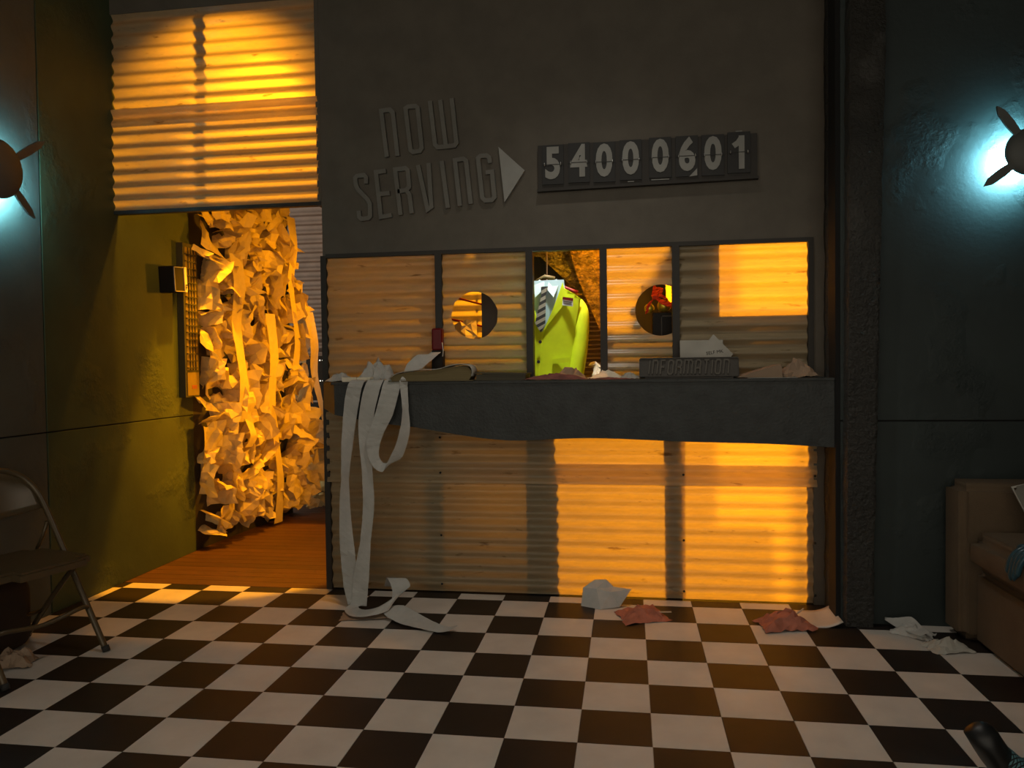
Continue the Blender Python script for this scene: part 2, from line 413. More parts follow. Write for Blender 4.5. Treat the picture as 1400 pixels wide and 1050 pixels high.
def corr(name, x0, x1, z0, z1, y, parent, amp=0.008, pitch=0.068, hole=None, phase=0.0, mat='fibreglass', axis='x', nz=None):
    """ribbed sheet with horizontal ridges; hole = (cx, cz, r)"""
    xs = [x0, x1] if hole is None else sorted(set([x0, x1] + [min(max(hole[0]+hole[2]*math.cos(math.pi*i/40), x0), x1) for i in range(41)]))
    if hole is None: xs = [x0+(x1-x0)*i/6 for i in range(7)]
    nz = nz or int((z1-z0)/pitch*10)
    V = []; F = []
    def P(x, z):
        wv = amp*math.sin(2*math.pi*(z/pitch+phase))
        return (x, y+wv, z)
    def strip(xa, xb, la, ha, lb, hb, n):
        b = len(V)
        for i in range(n+1):
            t = i/n; V.append(P(xa, la+(ha-la)*t)); V.append(P(xb, lb+(hb-lb)*t))
        for i in range(n): F.append((b+2*i, b+2*i+1, b+2*i+3, b+2*i+2))
    for xa, xb in zip(xs[:-1], xs[1:]):
        if hole:
            cx, cz, r_ = hole
            if xb > cx-r_+1e-6 and xa < cx+r_-1e-6:
                ha = math.sqrt(max(0, r_*r_-(xa-cx)**2)); hb = math.sqrt(max(0, r_*r_-(xb-cx)**2))
                strip(xa, xb, z0, cz-ha, z0, cz-hb, 50); strip(xa, xb, cz+ha, z1, cz+hb, z1, 50); continue
        strip(xa, xb, z0, z1, z0, z1, nz)
    o = obj(name, V, F, mat, parent, True)
    bm = bmesh.new(); bm.from_mesh(o.data); bmesh.ops.remove_doubles(bm, verts=bm.verts, dist=1e-5); bm.to_mesh(o.data); bm.free()
    return o

# lower cladding: overlapping sheets
for (a, b, d) in ((XB+0.006, -0.545, 0.0), (-0.565, 0.665, 0.004), (0.645, 1.276, 0.0)):
    corr('ribbed_sheet', a, b, 0.004, 0.668, YW+0.012+d, wb, phase=0.1, amp=0.008)
    corr('ribbed_sheet', a, b, 0.566, 1.03, YW-0.006+d, wb, phase=0.35, amp=0.007)
rnd = random.Random(3)
for x in (-0.555, 0.655, 1.265, XB+0.02):
    for z in (0.05, 0.30, 0.62, 0.80):
        bm = bmesh.new(); bmesh.ops.create_uvsphere(bm, u_segments=8, v_segments=5, radius=0.006)
        bmesh.ops.translate(bm, verts=bm.verts, vec=(x, YW-0.014, z)); from_bm('screw', bm, 'black_ink', wb, True)

# service window: posts and panes
wi = struct(bpy.data.objects.new('window_1', None)); col.objects.link(wi)
box('window_frame', (XB+0.018, YW-0.008, ZT-0.012), (1.262, YW+0.04, ZT+0.008), 'dark_frame', wi)
POSTS = (-0.552, -0.088, 0.278, 0.626)
for px in POSTS: box('mullion', (px-0.017, YW-0.012, ZB), (px+0.017, YW+0.055, ZT), 'dark_frame', wi)
corr('pane', XB+0.012, -0.560, ZB, ZT-0.008, YW+0.012, wi, amp=0.0095)
corr('pane', -0.544, -0.096, ZB, ZT-0.008, YW+0.012, wi, amp=0.0095, hole=(-0.3715, 1.4165, 0.119))
corr('pane', 0.286, 0.618, ZB, ZT-0.008, YW+0.012, wi, amp=0.0095, hole=(0.555, 1.4215, 0.124))
corr('pane', 0.634, 1.240, ZB, ZT-0.008, YW+0.012, wi, amp=0.0095)

# transom over the passage
wt = struct(bpy.data.objects.new('window_2', None)); col.objects.link(wt)
corr('pane', XL+0.002, -1.178, 2.02, 2.56, YW-0.004, wt, amp=0.0095, phase=0.2)
corr('pane', XL+0.004, -1.178, 2.50, 3.085, YW+0.012, wt, amp=0.0095, phase=0.5)
box('bottom_rail', (XL, YW-0.006, 2.002), (-1.17, YW+0.03, 2.022), 'dark_frame', wt)
box('mullion', (-1.835, YW+0.05, 2.02), (-1.795, YW+0.09, 3.07), 'dark_frame', wt)

# studs behind the lower cladding
box('stud', (-0.124, YW+0.03, 0.0), (0.046, YW+0.07, 1.02), 'dark_frame', wb)
box('stud', (0.578, YW+0.03, 0.0), (0.652, YW+0.07, 1.02), 'dark_frame', wb)
box('stud', (1.232, YW+0.03, 0.0), (1.27, YW+0.07, 1.02), 'dark_frame', wb)
box('stud', (-0.575, YW+0.03, 0.0), (-0.545, YW+0.07, 1.02), 'dark_frame', wb)
box('light_divider', (0.01, YW+0.07, 0.0), (0.046, 2.3, 1.02), 'dark_frame', wb)  # added board keeping the rear light off the left sheets

# shell behind the partition
struct(box('wall_booth', (XB, YW+0.10, 0), (XB+0.05, 2.5, ZC), 'brown_wall'))
struct(box('wall_booth_side', (1.75, 0.20, 0), (1.85, 3.6, ZC), 'brown_wall'))
struct(box('wall_booth_rear', (XB+0.05, 2.45, 0), (1.75, 2.50, ZC), 'brown_wall'))
struct(box('wall_passage_end', (-3.2, 3.32, 0), (1.75, 3.40, ZC), 'brown_wall'))
wpl = struct(obj('wall_passage', [(-2.35, 1.04, 0), (-2.268, 2.30, 0), (-2.268, 2.30, ZC), (-2.35, 1.04, ZC), (-2.45, 1.04, 0), (-2.368, 2.30, 0), (-2.368, 2.30, ZC), (-2.45, 1.04, ZC)],
             [(0, 1, 2, 3), (5, 4, 7, 6), (1, 5, 6, 2), (4, 0, 3, 7), (3, 2, 6, 7), (4, 5, 1, 0)], 'board_brown'))

# pillar
def pillar():
    bm = bmesh.new(); nz = 90; per = []
    base = [(1.306, 0.30), (1.331, 0.026), (1.440, 0.030), (1.470, 0.20)]; top = [(1.306, 0.30), (1.357, 0.015), (1.508, 0.020), (1.53, 0.20)]
    seg = [12, 8, 8, 4]; rings = []
    for k in range(nz+1):
        t = k/nz; z = ZC*t; ring = []
        for i in range(4):
            a = Vector(base[i])*(1-t)+Vector(top[i])*t; b = Vector(base[(i+1) % 4])*(1-t)+Vector(top[(i+1) % 4])*t
            nrm = Vector(((b-a).y, -(b-a).x)).normalized()*-1
            for s in range(seg[i]):
                q = a+(b-a)*s/seg[i]; h = noise.noise((q.x*30, q.y*30, z*22))*0.005+noise.noise((q.x*9, q.y*9, z*6))*0.005
                ring.append(bm.verts.new((q.x-nrm.x*h, q.y-nrm.y*h, z)))
        rings.append(ring)
    n = len(rings[0])
    for k in range(nz):
        for i in range(n): bm.faces.new((rings[k][i], rings[k][(i+1) % n], rings[k+1][(i+1) % n], rings[k+1][i]))
    return from_bm('wall_pillar', bm, 'pillar_plaster', None, True)
struct(pillar())

# ================================================================== COUNTER
ct = thing('service_counter', 'dark blue-grey service counter with a wavy lower edge below the windows', 'counter', (0, 0.2, 0))
YC = 0.10
low = [(-1.030, 0.930), (-0.90, 0.905), (-0.761, 0.884), (-0.62, 0.868), (-0.507, 0.849), (-0.328, 0.821), (-0.20, 0.808), (-0.10, 0.806), (0.056, 0.814), (0.20, 0.818), (0.362, 0.815), (0.644, 0.803), (1.015, 0.794), (1.318, 0.778)]
lows = [(p.x, p.y) for p in spline([Vector((a, b, 0)) for a, b in low], 4)]
o = prism('fascia', [(1.318, 1.082)] + [(-1.030, 1.082)] + lows, YC-0.2, YC-0.2+0.022, 'counter_blue', ct)
box('countertop', (-1.045, YC-0.205, 1.076), (1.300, YW-0.2, 1.090), 'counter_blue', ct, 0.002)
bm = bmesh.new()
V = [bm.verts.new(q) for q in ((-1.030, YC-0.2, 0.930), (-1.030, YC-0.2, 1.076), (-1.178, YW-0.2, 1.076), (-1.178, YW-0.2, 0.950), (-1.022, YC-0.19, 0.930), (-1.022, YC-0.19, 1.076), (-1.158, YW-0.2, 1.076), (-1.158, YW-0.2, 0.950))]
for f in ((0, 1, 2, 3), (7, 6, 5, 4), (0, 4, 5, 1), (1, 5, 6, 2), (2, 6, 7, 3), (3, 7, 4, 0)): bm.faces.new([V[i] for i in f])
from_bm('end_board', bm, 'counter_end_lit', ct)
obj('end_cap', [(-1.178, YW-0.2, 1.077), (-1.045, YC-0.205, 1.077), (-1.045, YW-0.2, 1.077), (-1.178, YW-0.2, 1.090), (-1.045, YC-0.205, 1.090), (-1.045, YW-0.2, 1.090)],
    [(0, 1, 2), (5, 4, 3), (0, 3, 4, 1), (1, 4, 5, 2), (2, 5, 3, 0)], 'counter_blue', ct)

# ================================================================== SIGNS
sg = thing('now_serving_sign', 'tilted grey raised lettering NOW SERVING on the dark partition wall', 'sign', (0, YW, 0))
LET = [('letter', [[(-0.808, 2.228), (-0.834, 2.461), (-0.789, 2.465), (-0.773, 2.449), (-0.752, 2.23)]]),
 ('letter', [[(-0.706, 2.465), (-0.693, 2.473), (-0.654, 2.474), (-0.643, 2.463), (-0.625, 2.263), (-0.636, 2.248), (-0.672, 2.245), (-0.684, 2.256), 'c']]),
 ('letter', [[(-0.579, 2.495), (-0.556, 2.276), (-0.543, 2.262), (-0.5, 2.263), (-0.456, 2.266), (-0.446, 2.279), (-0.467, 2.501)], [(-0.526, 2.496), (-0.5, 2.263)]]),
 ('letter', [[(-0.92, 2.098), (-0.92, 2.13), (-0.93, 2.142), (-0.968, 2.139), (-0.978, 2.129), (-0.975, 2.095), (-0.966, 2.073), (-0.912, 2.016), (-0.902, 1.994), (-0.902, 1.933), (-0.913, 1.922), (-0.947, 1.92), (-0.96, 1.931), (-0.962, 1.962)]]),
 ('letter', [[(-0.814, 2.158), (-0.867, 2.154), (-0.845, 1.926), (-0.788, 1.933)], [(-0.856, 2.041), (-0.796, 2.045)]]),
 ('letter', [[(-0.741, 1.932), (-0.766, 2.162), (-0.712, 2.166), (-0.699, 2.154), (-0.694, 2.071), (-0.71, 2.055), (-0.755, 2.051)], [(-0.71, 2.055), (-0.693, 2.033), (-0.682, 1.937)]]),
 ('letter', [[(-0.646, 2.178), (-0.6, 1.954), (-0.58, 1.967), (-0.591, 2.186)]]),
 ('letter', [[(-0.523, 2.193), (-0.495, 1.956)]]),
 ('letter', [[(-0.433, 1.964), (-0.455, 2.193), (-0.412, 2.198), (-0.398, 2.186), (-0.377, 1.972)]]),
 ('letter', [[(-0.277, 2.17), (-0.28, 2.197), (-0.294, 2.208), (-0.325, 2.207), (-0.337, 2.197), (-0.318, 2.0), (-0.304, 1.985), (-0.269, 1.987), (-0.257, 2.0), (-0.267, 2.126), (-0.299, 2.124)]])]
for nm, st in LET:
    bm = bmesh.new(); strokes_bm(bm, st, 0.0215, -0.018, 0.0); from_bm(nm, bm, 'letter_grey', sg)
o = prism('arrow', [(-0.233, 2.247), (-0.103, 2.124), (-0.206, 1.972)], -0.018, 0.0, 'arrow_grey', sg)

def text_mesh(name, s, size, depth, mat, parent, loc, rot=(math.pi/2, 0, 0), offset=0.0, sx=1.0, align='CENTER'):
    cu = bpy.data.curves.new(name, 'FONT'); cu.body = s; cu.size = size; cu.extrude = depth; cu.offset = offset; cu.align_x = align; cu.align_y = 'CENTER'
    cu.resolution_u = 4
    tmp = bpy.data.objects.new(name+'_src', cu); col.objects.link(tmp)
    dg = bpy.context.evaluated_depsgraph_get(); me = bpy.data.meshes.new_from_object(tmp.evaluated_get(dg))
    bpy.data.objects.remove(tmp); bpy.data.curves.remove(cu)
    me.materials.clear(); me.materials.append(MATS[mat])
    o = bpy.data.objects.new(name, me); col.objects.link(o); o.parent = parent; o.location = loc; o.rotation_euler = rot; o.scale = (sx, 1, 1)
    return o
nb = thing('number_display', 'brown flip-number board reading 54000601 beside the arrow sign', 'sign', (0, YW, 0))
prism('backboard', [(-0.036, 2.023), (1.006, 2.038), (1.006, 2.243), (-0.036, 2.240)], -0.022, 0.0, 'board_brown', nb)
prism('ledge', [(-0.040, 2.013), (1.010, 2.028), (1.010, 2.040), (-0.040, 2.025)], -0.036, 0.0, 'board_brown', nb)
DIG = list(zip('54000601', [(0.038, 2.142), (0.166, 2.146), (0.288, 2.142), (0.415, 2.146), (0.555, 2.150), (0.680, 2.150), (0.801, 2.149), (0.921, 2.155)]))
for ch, (x, z) in DIG:
    pl = box('flap_plate', (x-0.052, -0.030, z-0.096), (x+0.052, -0.0222, z+0.096), 'flap_black', nb)
    if ch == '1':
        bm = bmesh.new(); strokes_bm(bm, [[(x+0.012, z-0.078), (x+0.012, z+0.078)], [(x+0.012, z+0.068), (x-0.004, z+0.045), (x-0.026, z+0.030)]], 0.026, -0.0335, -0.0305); from_bm('digit', bm, 'flap_white', pl)
    else: text_mesh('digit', ch, 0.205, 0.0015, 'flap_white', pl, (x, -0.032, z), offset=0.008, sx=0.76)
    box('split_line', (x-0.054, -0.0352, z-0.0015), (x+0.054, -0.0335, z+0.0015), 'flap_black', pl)
    for s in (-1, 1):
        tube('ring', [(x+s*0.040, -0.036+0.006*math.cos(a), z+0.008*math.sin(a)) for a in [i*math.pi/4 for i in range(8)]], 0.0022, 'steel', pl, 6, closed=True)
for (x, dz, L) in ((0.555, -0.105, 0.085), (0.415, -0.108, 0.03), (0.921, 0.104, 0.03)):
    z = 2.15+dz; box('worn_edge', (x-L/2, -0.0315, z-0.002), (x+L/2, -0.030, z+0.002), 'flap_white', nb)
obj('worn_corner', [(0.69, -0.0312, 2.052), (0.728, -0.0312, 2.056), (0.728, -0.0312, 2.09)], [(0, 1, 2)], 'flap_white', nb)

# INFORMATION desk plate
GL = {'I': ([[(0, 0), (0, 1)]], 0.0), 'N': ([[(0, 0), (0, 1), (.30, 1), (.40, .88), (.40, 0)]], .40), 'F': ([[(0, 0), (0, 1), (.36, 1)], [(0, .52), (.3, .52)]], .36),
      'O': ([[(0, .12), (0, .88), (.1, 1), (.3, 1), (.4, .88), (.4, .12), (.3, 0), (.1, 0), 'c']], .4), 'R': ([[(0, 0), (0, 1), (.3, 1), (.4, .88), (.4, .6), (.3, .5), (0, .5)], [(.3, .5), (.4, .38), (.4, 0)]], .4),
      'M': ([[(0, 0), (0, 1), (.56, 1), (.66, .88), (.66, 0)], [(.33, 1), (.33, 0)]], .66), 'A': ([[(0, 0), (0, .88), (.1, 1), (.3, 1), (.4, .88), (.4, 0)], [(0, .42), (.4, .42)]], .4), 'T': ([[(0, 1), (.42, 1)], [(.21, 1), (.21, 0)]], .42)}
ip = thing('information_plate', 'dark brown desk sign with raised INFORMATION lettering on the counter', 'desk sign', (0.672, 0.165, 1.0905), R(-2))
bm = bmesh.new(); tilt = Matrix.Rotation(R(-14), 4, 'X')
bm_box(bm, (-0.226, -0.012, 0.004), (0.226, 0.012, 0.098), tilt); bmesh.ops.bevel(bm, geom=list(bm.edges), offset=0.004, segments=2, affect='EDGES')
plate = from_bm('plate', bm, 'plate_brown', ip)
bm = bmesh.new()
for a, b in (((-0.222, 0.006), (0.222, 0.011)), ((-0.222, 0.092), (0.222, 0.097))): bm_box(bm, (a[0], -0.018, a[1]), (b[0], -0.012, b[1]), tilt)
from_bm('rim', bm, 'plate_brown', plate)
box('foot', (-0.20, -0.01, 0.0), (0.20, 0.06, 0.008), 'plate_brown', ip)
hh = 0.066; tw = sum(GL[c][1]*0.8 for c in 'INFORMATION')+10*0.235; x = -tw*hh/2
for ch in 'INFORMATION':
    bm = bmesh.new(); g, gw = GL[ch]
    strokes_bm(bm, g, 0.0085/hh, -0.020/hh, -0.012/hh); bmesh.ops.transform(bm, matrix=Matrix.Scale(hh, 4), verts=bm.verts)
    for v_ in bm.verts: v_.co.x = v_.co.x*0.8 + x + 0.10*(v_.co.z-0.03); v_.co.z += 0.018
    bmesh.ops.transform(bm, matrix=tilt, verts=bm.verts); from_bm('letter', bm, 'plate_letter', plate)
    x += (gw*0.8+0.235)*hh

# ================================================================== THINGS ON THE COUNTER
ZK = 1.0905
# open thick book
bk = thing('open_book', 'thick open ledger with curling pages lying on the counter', 'book', (-0.545, 0.175, ZK), R(3))
prof = [(-0.20, 0.020), (-0.19, 0.030), (-0.10, 0.046), (0.0, 0.052), (0.08, 0.064), (0.14, 0.072), (0.18, 0.066), (0.196, 0.048), (0.194, 0.02), (0.185, 0.004), (-0.19, 0.004)]
prism('page_block', prof, -0.085, 0.085, 'page_edge', bk)
V = []; F = []
tp = spline([Vector((a, 0, b+0.003)) for a, b in ((-0.205, 0.014), (-0.15, 0.042), (-0.05, 0.054), (0.03, 0.056), (0.10, 0.074), (0.15, 0.079), (0.19, 0.070), (0.203, 0.045), (0.199, 0.018))], 4)
for q in tp: V += [(q.x, -0.092, q.z), (q.x, 0.090, q.z)]
for i in range(len(tp)-1): F.append((2*i, 2*i+2, 2*i+3, 2*i+1))
o = obj('open_page', V, F, 'card_paper', bk, True); s_ = o.modifiers.new('s', 'SOLIDIFY'); s_.thickness = 0.003
box('cover', (-0.205, -0.095, 0.0), (0.205, 0.095, 0.004), 'book_cover', bk)
fd = thing('dark_folder', 'flat dark brown folder lying between the open ledger and the open window', 'folder', (-0.205, 0.20, ZK), R(-2))
box('cover', (-0.125, -0.075, 0.0), (0.125, 0.075, 0.006), 'folder_dark', fd)
box('sheets', (-0.120, -0.072, 0.006), (0.120, 0.072, 0.030), 'folder_dark', fd)
box('cover', (-0.125, -0.077, 0.030), (0.125, 0.075, 0.037), 'folder_dark', fd, M=Matrix.Rotation(R(1.5), 4, 'Y'))
# red ticket dispenser
td = thing('ticket_dispenser', 'small dark red ticket dispenser standing behind the open ledger', 'dispenser', (-0.553, 0.296, ZK))
box('base', (-0.030, -0.024, 0.0), (0.030, 0.024, 0.15), 'box_black', td, 0.006)
box('body', (-0.027, -0.030, 0.15), (0.027, 0.022, 0.262), 'dark_red', td, 0.009, seg=3)
box('slot', (-0.026, -0.034, 0.125), (0.026, -0.024, 0.152), 'box_black', td, 0.003)
tube('tear_cord', [(0.028, -0.028, 0.19), (0.033, -0.03, 0.15), (0.030, -0.03, 0.12)], 0.003, 'white_paper', td, 6)

def paper_thing(name, label, cat, loc, rot, wdt, hgt, mat, seed, folds=7, ang=1.1, n=10, group=None, flat=1.0):
    me = sheet_mesh(name, wdt, hgt, mat, seed, folds, n, ang)
    for v_ in me.vertices: v_.co.z *= flat
    Mr = Matrix.Rotation(rot, 3, 'Z')
    for v_ in me.vertices: v_.co = Mr @ v_.co
    zmin = min(v_.co.z for v_ in me.vertices)
    for v_ in me.vertices: v_.co.z -= zmin
    o = bpy.data.objects.new(name, me); col.objects.link(o); o.location = loc
    return tag(o, label, cat, group)
def heap(name, label, loc, rot, wdt, dep, hgt, mat, seed, n=11):
    rnd = random.Random(seed); V = []; F = []
    for j in range(n+1):
        for i in range(n+1):
            u, v_ = i/n*2-1, j/n*2-1; r_ = max(abs(u), abs(v_))
            k = 1+0.25*noise.noise((u*1.5+seed, v_*1.5, 0.3))
            z = hgt*max(0, 1-r_**2)*(0.60+0.7*abs(noise.noise((u*1.7+seed*1.7, v_*1.7, 1.0))))+hgt*0.5*abs(noise.noise((u*5+seed, v_*5, 2.0)))*(1.15-r_)
            if r_ > .99: z = hgt*0.16*rnd.random()
            V.append(((u*k+rnd.uniform(-.5, .5)/n)*wdt/2, (v_*k+rnd.uniform(-.5, .5)/n)*dep/2, max(0.001, z*rnd.uniform(.82, 1.08))))
    for j in range(n):
        for i in range(n):
            a = j*(n+1)+i
            F += [(a, a+1, a+n+2), (a, a+n+2, a+n+1)] if rnd.random() < .5 else [(a, a+1, a+n+1), (a+1, a+n+2, a+n+1)]
    o = obj(name, V, F, mat); o.location = loc; o.rotation_euler = (0, 0, rot)
    return tag(o, label, 'paper')
heap('crumpled_paper', 'large crumpled grey-white sheet beside the ledger near the ticket dispenser', (-0.855, 0.235, ZK), 0.2, 0.19, 0.14, 0.105, 'white_paper', 12)
heap('crumpled_paper', 'low crumpled white paper at the chamfered end of the counter', (-1.045, 0.235, ZK), 0.2, 0.15, 0.13, 0.045, 'white_paper', 23)
for k, (x, rz) in enumerate(((-0.965, 0.2), (-0.885, -0.1))):
    o = tag(box('folded_paper', (-0.035, -0.02, 0), (0.035, 0.02, 0.022), 'paper', None, M=Matrix.Rotation(rz, 4, 'Z')), ('small cream folded packet next to the low crumpled paper at the counter end', 'small cream folded packet next to the large crumpled sheet by the ledger')[k], 'paper', 'folded packets by the hanging strips')
    o.location = (x, 0.145, ZK)
heap('maroon_paper', 'crushed maroon paper spread along the counter below the open window', (0.04, 0.165, ZK), 0.0, 0.30, 0.10, 0.032, 'maroon_paper', 5)
heap('pink_paper', 'flat reddish sheet on the counter next to the desk sign', (0.31, 0.150, ZK), 0.0, 0.22, 0.08, 0.01, 'maroon_paper', 8)
heap('crumpled_paper', 'crumpled tan paper scrap in front of the lime jacket', (0.11, 0.265, ZK), 0.3, 0.16, 0.08, 0.06, 'tan_paper', 31)
heap('crumpled_paper', 'crumpled cream paper scrap on the sill next to the holed pane', (0.29, 0.265, ZK), -0.1, 0.16, 0.08, 0.045, 'paper', 37)
heap('crumpled_paper', 'thin translucent grey scrap beside the desk sign', (0.405, 0.225, ZK), 0.4, 0.09, 0.07, 0.035, 'card_paper', 39)
# cards leaning on the last pane
def card(name, label, pts, mat='card_paper', text=None):
    o = prism(name, [(a, c) for a, c in pts], 0, 0.002, mat)
    o.rotation_euler = (R(-8), 0, 0); o.location = (0, 0.245, ZK)
    return tag(o, label, 'card')
card('paper_card', 'plain grey card standing upright behind the desk sign', [(0.640, 0.002), (0.84, 0.002), (0.84, 0.182), (0.640, 0.182)])
o = card('paper_card', 'tilted grey card with small print leaning behind the desk sign', [(0.70, 0.075), (0.785, 0.002), (0.885, 0.112), (0.795, 0.210)])
o.location.y = 0.238
text_mesh('print', 'SELF MK', 0.022, 0.0004, 'black_ink', o, (0.800, -0.001, 0.122), rot=(math.pi/2, R(-8), 0))
# papers at the right end
tag(prism('paper_wedge', [(0.0, 0.004), (0.20, 0.002), (0.195, 0.060), (0.188, 0.062)], 0, 0.14, 'tan_paper'), 'folded tan leaflet propped open at the pillar end of the counter', 'paper').location = (0.885, 0.13, ZK)
tag(box('flat_paper', (0.93, 0.125, ZK), (1.15, 0.20, ZK+0.002), 'white_paper'), 'flat white sheet under the folded tan leaflet', 'paper')
heap('crumpled_paper', 'crumpled brown paper bag at the pillar end of the counter', (1.165, 0.225, ZK), 0.2, 0.17, 0.13, 0.085, 'tan_paper', 44)

# ================================================================== HANGING STRIPS
ex, ey, ed = (1, 0, 0), (0.35, 0.94, 0), (0.9, 0.4, 0.0)
def strip(label, pts, wd, dirs, seed, mat='white_paper'):
    o = ribbon('paper_strip', pts, wd, dirs, mat, None, 6, 0.002, seed); return tag(o, label, 'paper strip')
strip('long white paper strip hanging down nearest the chamfered counter end', [(-0.90, 0.16, 1.100), (-0.905, 0.085, 1.094), (-0.925, 0.075, 1.03), (-0.949, 0.068, 0.852), (-0.968, 0.062, 0.62), (-0.972, 0.066, 0.424), (-0.962, 0.066, 0.245), (-0.945, 0.06, 0.102), (-0.925, 0.045, 0.012)],
      [0.07, 0.075, 0.075, 0.06, 0.045, 0.055, 0.075, 0.08, 0.07], [ex, ex, ex, ed, (0.5, 0.8, 0), ed, ex, ex, ex], 1)
strip('white paper strip hanging beside the longest strip down to the floor', [(-0.81, 0.16, 1.100), (-0.815, 0.085, 1.094), (-0.835, 0.062, 1.02), (-0.856, 0.055, 0.888), (-0.852, 0.050, 0.676), (-0.849, 0.055, 0.499), (-0.868, 0.055, 0.321), (-0.892, 0.052, 0.142), (-0.900, 0.04, 0.010)],
      [0.07, 0.08, 0.08, 0.075, 0.05, 0.055, 0.05, 0.08, 0.075], [ex, ex, ex, ex, ed, ex, ed, ex, ex], 2)
strip('looped white paper strip hanging over the counter edge and back up', [(-0.72, 0.15, 1.100), (-0.725, 0.085, 1.094), (-0.74, 0.058, 1.02), (-0.765, 0.050, 0.93), (-0.810, 0.045, 0.818), (-0.812, 0.045, 0.725), (-0.765, 0.045, 0.680), (-0.699, 0.045, 0.742), (-0.660, 0.045, 0.854), (-0.656, 0.05, 0.958), (-0.668, 0.072, 1.050), (-0.672, 0.080, 1.098)],
      [0.08, 0.09, 0.09, 0.09, 0.08, 0.05, 0.045, 0.055, 0.05, 0.035, 0.035, 0.04], [ex, ex, ex, ex, (0.9, 0.2, 0.3), (0.8, 0.3, 0.5), (0.2, 0.4, 0.8), (0.7, 0.5, -0.4), (0.85, 0.5, -0.1), (0.6, 0.7, 0), ed, ed], 3)
strip('wide white paper strip rising from the counter edge to the ticket dispenser', [(-0.672, 0.078, 1.100), (-0.655, 0.10, 1.128), (-0.635, 0.15, 1.165), (-0.600, 0.20, 1.205), (-0.565, 0.235, 1.222), (-0.553, 0.250, 1.232)],
      [0.03, 0.05, 0.075, 0.075, 0.055, 0.05], [ed, (0.8, 0.3, 0.3), (0.85, 0.3, -0.3), (0.85, 0.3, -0.4), ex, ex], 4)
up = (0, 0, 1)
strip('white paper strip curled on the floor under the hanging strips', [(-0.905, 0.045, 0.020), (-0.915, -0.02, 0.015), (-0.86, -0.09, 0.020), (-0.78, -0.11, 0.035), (-0.70, -0.06, 0.065), (-0.685, 0.03, 0.10), (-0.735, 0.10, 0.135), (-0.80, 0.20, 0.06)],
      [0.07, 0.08, 0.08, 0.075, 0.08, 0.09, 0.09, 0.05], [ex, (0.5, 0.8, 0), (0.5, 0.85, 0.1), (0.4, 0.8, 0.3), (0.3, 0.5, 0.7), (0.9, 0.2, 0.3), ex, ex], 5)
strip('flat white paper strip trailing out across the checkered floor', [(-0.74, -0.055, 0.035), (-0.68, -0.08, 0.030), (-0.60, -0.14, 0.022), (-0.50, -0.20, 0.015), (-0.42, -0.235, 0.010), (-0.365, -0.245, 0.022)],
      [0.05, 0.11, 0.11, 0.085, 0.065, 0.05], [(0.4, 0.8, 0.2), (0.45, 0.85, 0.25), (0.45, 0.85, 0.2), (0.4, 0.9, 0.1), (0.4, 0.9, 0.1), (0.5, 0.8, 0.2)], 6)
paper_thing('crumpled_paper', 'creased tan paper lying flat beneath the curled strip', 'paper', (-0.83, -0.08, 0.001), 0.2, 0.22, 0.12, 'tan_paper', 61, 4, .4, flat=0.3)

# ================================================================== FLOOR SCRAPS
V = [(-0.125, -0.03, 0.0), (-0.03, -0.075, 0.0), (0.06, -0.04, 0.004), (0.115, -0.02, 0.085), (0.02, -0.025, 0.070), (-0.05, -0.02, 0.082), (-0.115, 0.0, 0.080), (-0.10, 0.05, 0.0), (0.06, 0.055, 0.0), (-0.06, 0.02, 0.115), (-0.005, 0.02, 0.118), (0.03, 0.015, 0.085)]
F = [(0, 1, 5, 6), (1, 2, 4, 5), (2, 3, 4), (6, 9, 7), (6, 5, 9), (5, 10, 9), (5, 4, 11, 10), (4, 3, 11), (9, 10, 8, 7), (10, 11, 8), (3, 8, 11)]
tag(obj('crumpled_paper', V, F, 'white_paper'), 'grey crumpled sheet on the floor against the glowing cladding', 'paper').location = (0.285, 0.215, 0.001)
heap('pink_paper', 'crushed salmon-pink paper on the floor beside the grey sheet', (0.45, 0.060, 0.0), 0.4, 0.22, 0.17, 0.06, 'pink_paper', 82)
tag(box('paper_tag', (-0.05, -0.006, 0.03), (0.05, 0.006, 0.033), 'card_paper', None, M=Matrix.Rotation(R(8), 4, 'Z')), 'thin pale paper tag sticking out of the salmon-pink paper', 'paper').location = (0.53, 0.05, -0.003)
heap('pink_paper', 'crushed red-brown paper heap on the floor near the pillar', (1.065, -0.005, 0.0), 0.2, 0.22, 0.15, 0.085, 'pink_paper', 96)
tag(box('paper_tag', (-0.025, -0.004, -0.002), (0.025, 0.004, 0.002), 'card_paper', None, M=Matrix.Rotation(R(-40), 4, 'Y')), 'tiny white paper tag on the red-brown paper heap', 'paper').location = (1.13, 0.02, 0.06)
strip('crinkled white paper streamer on the floor between pillar and sofa', [(1.50, 0.065, 0.03), (1.53, 0.02, 0.03), (1.565, -0.02, 0.04), (1.58, -0.07, 0.03), (1.60, -0.12, 0.03)], [0.02, 0.05, 0.08, 0.07, 0.05], [(0.3, 0.9, 0.3), (0.3, 0.8, 0.5), (0.6, 0.6, 0.5), (0.9, 0.3, 0.2), (0.9, 0.4, 0.2)], 7)
heap('crumpled_paper', 'crumpled white tissue on the floor between pillar and sofa', (1.575, -0.04, 0.0), -0.6, 0.15, 0.1, 0.05, 'white_paper', 103)
heap('crumpled_paper', 'crumpled cream tissue on the floor close to the sofa base', (1.655, -0.20, 0.0), 0.2, 0.17, 0.12, 0.045, 'card_paper', 108)
heap('crumpled_paper', 'crumpled tan paper on the floor beneath the folding chair', (-2.03, -0.80, 0.0), 0.3, 0.16, 0.12, 0.07, 'tan_paper', 115)

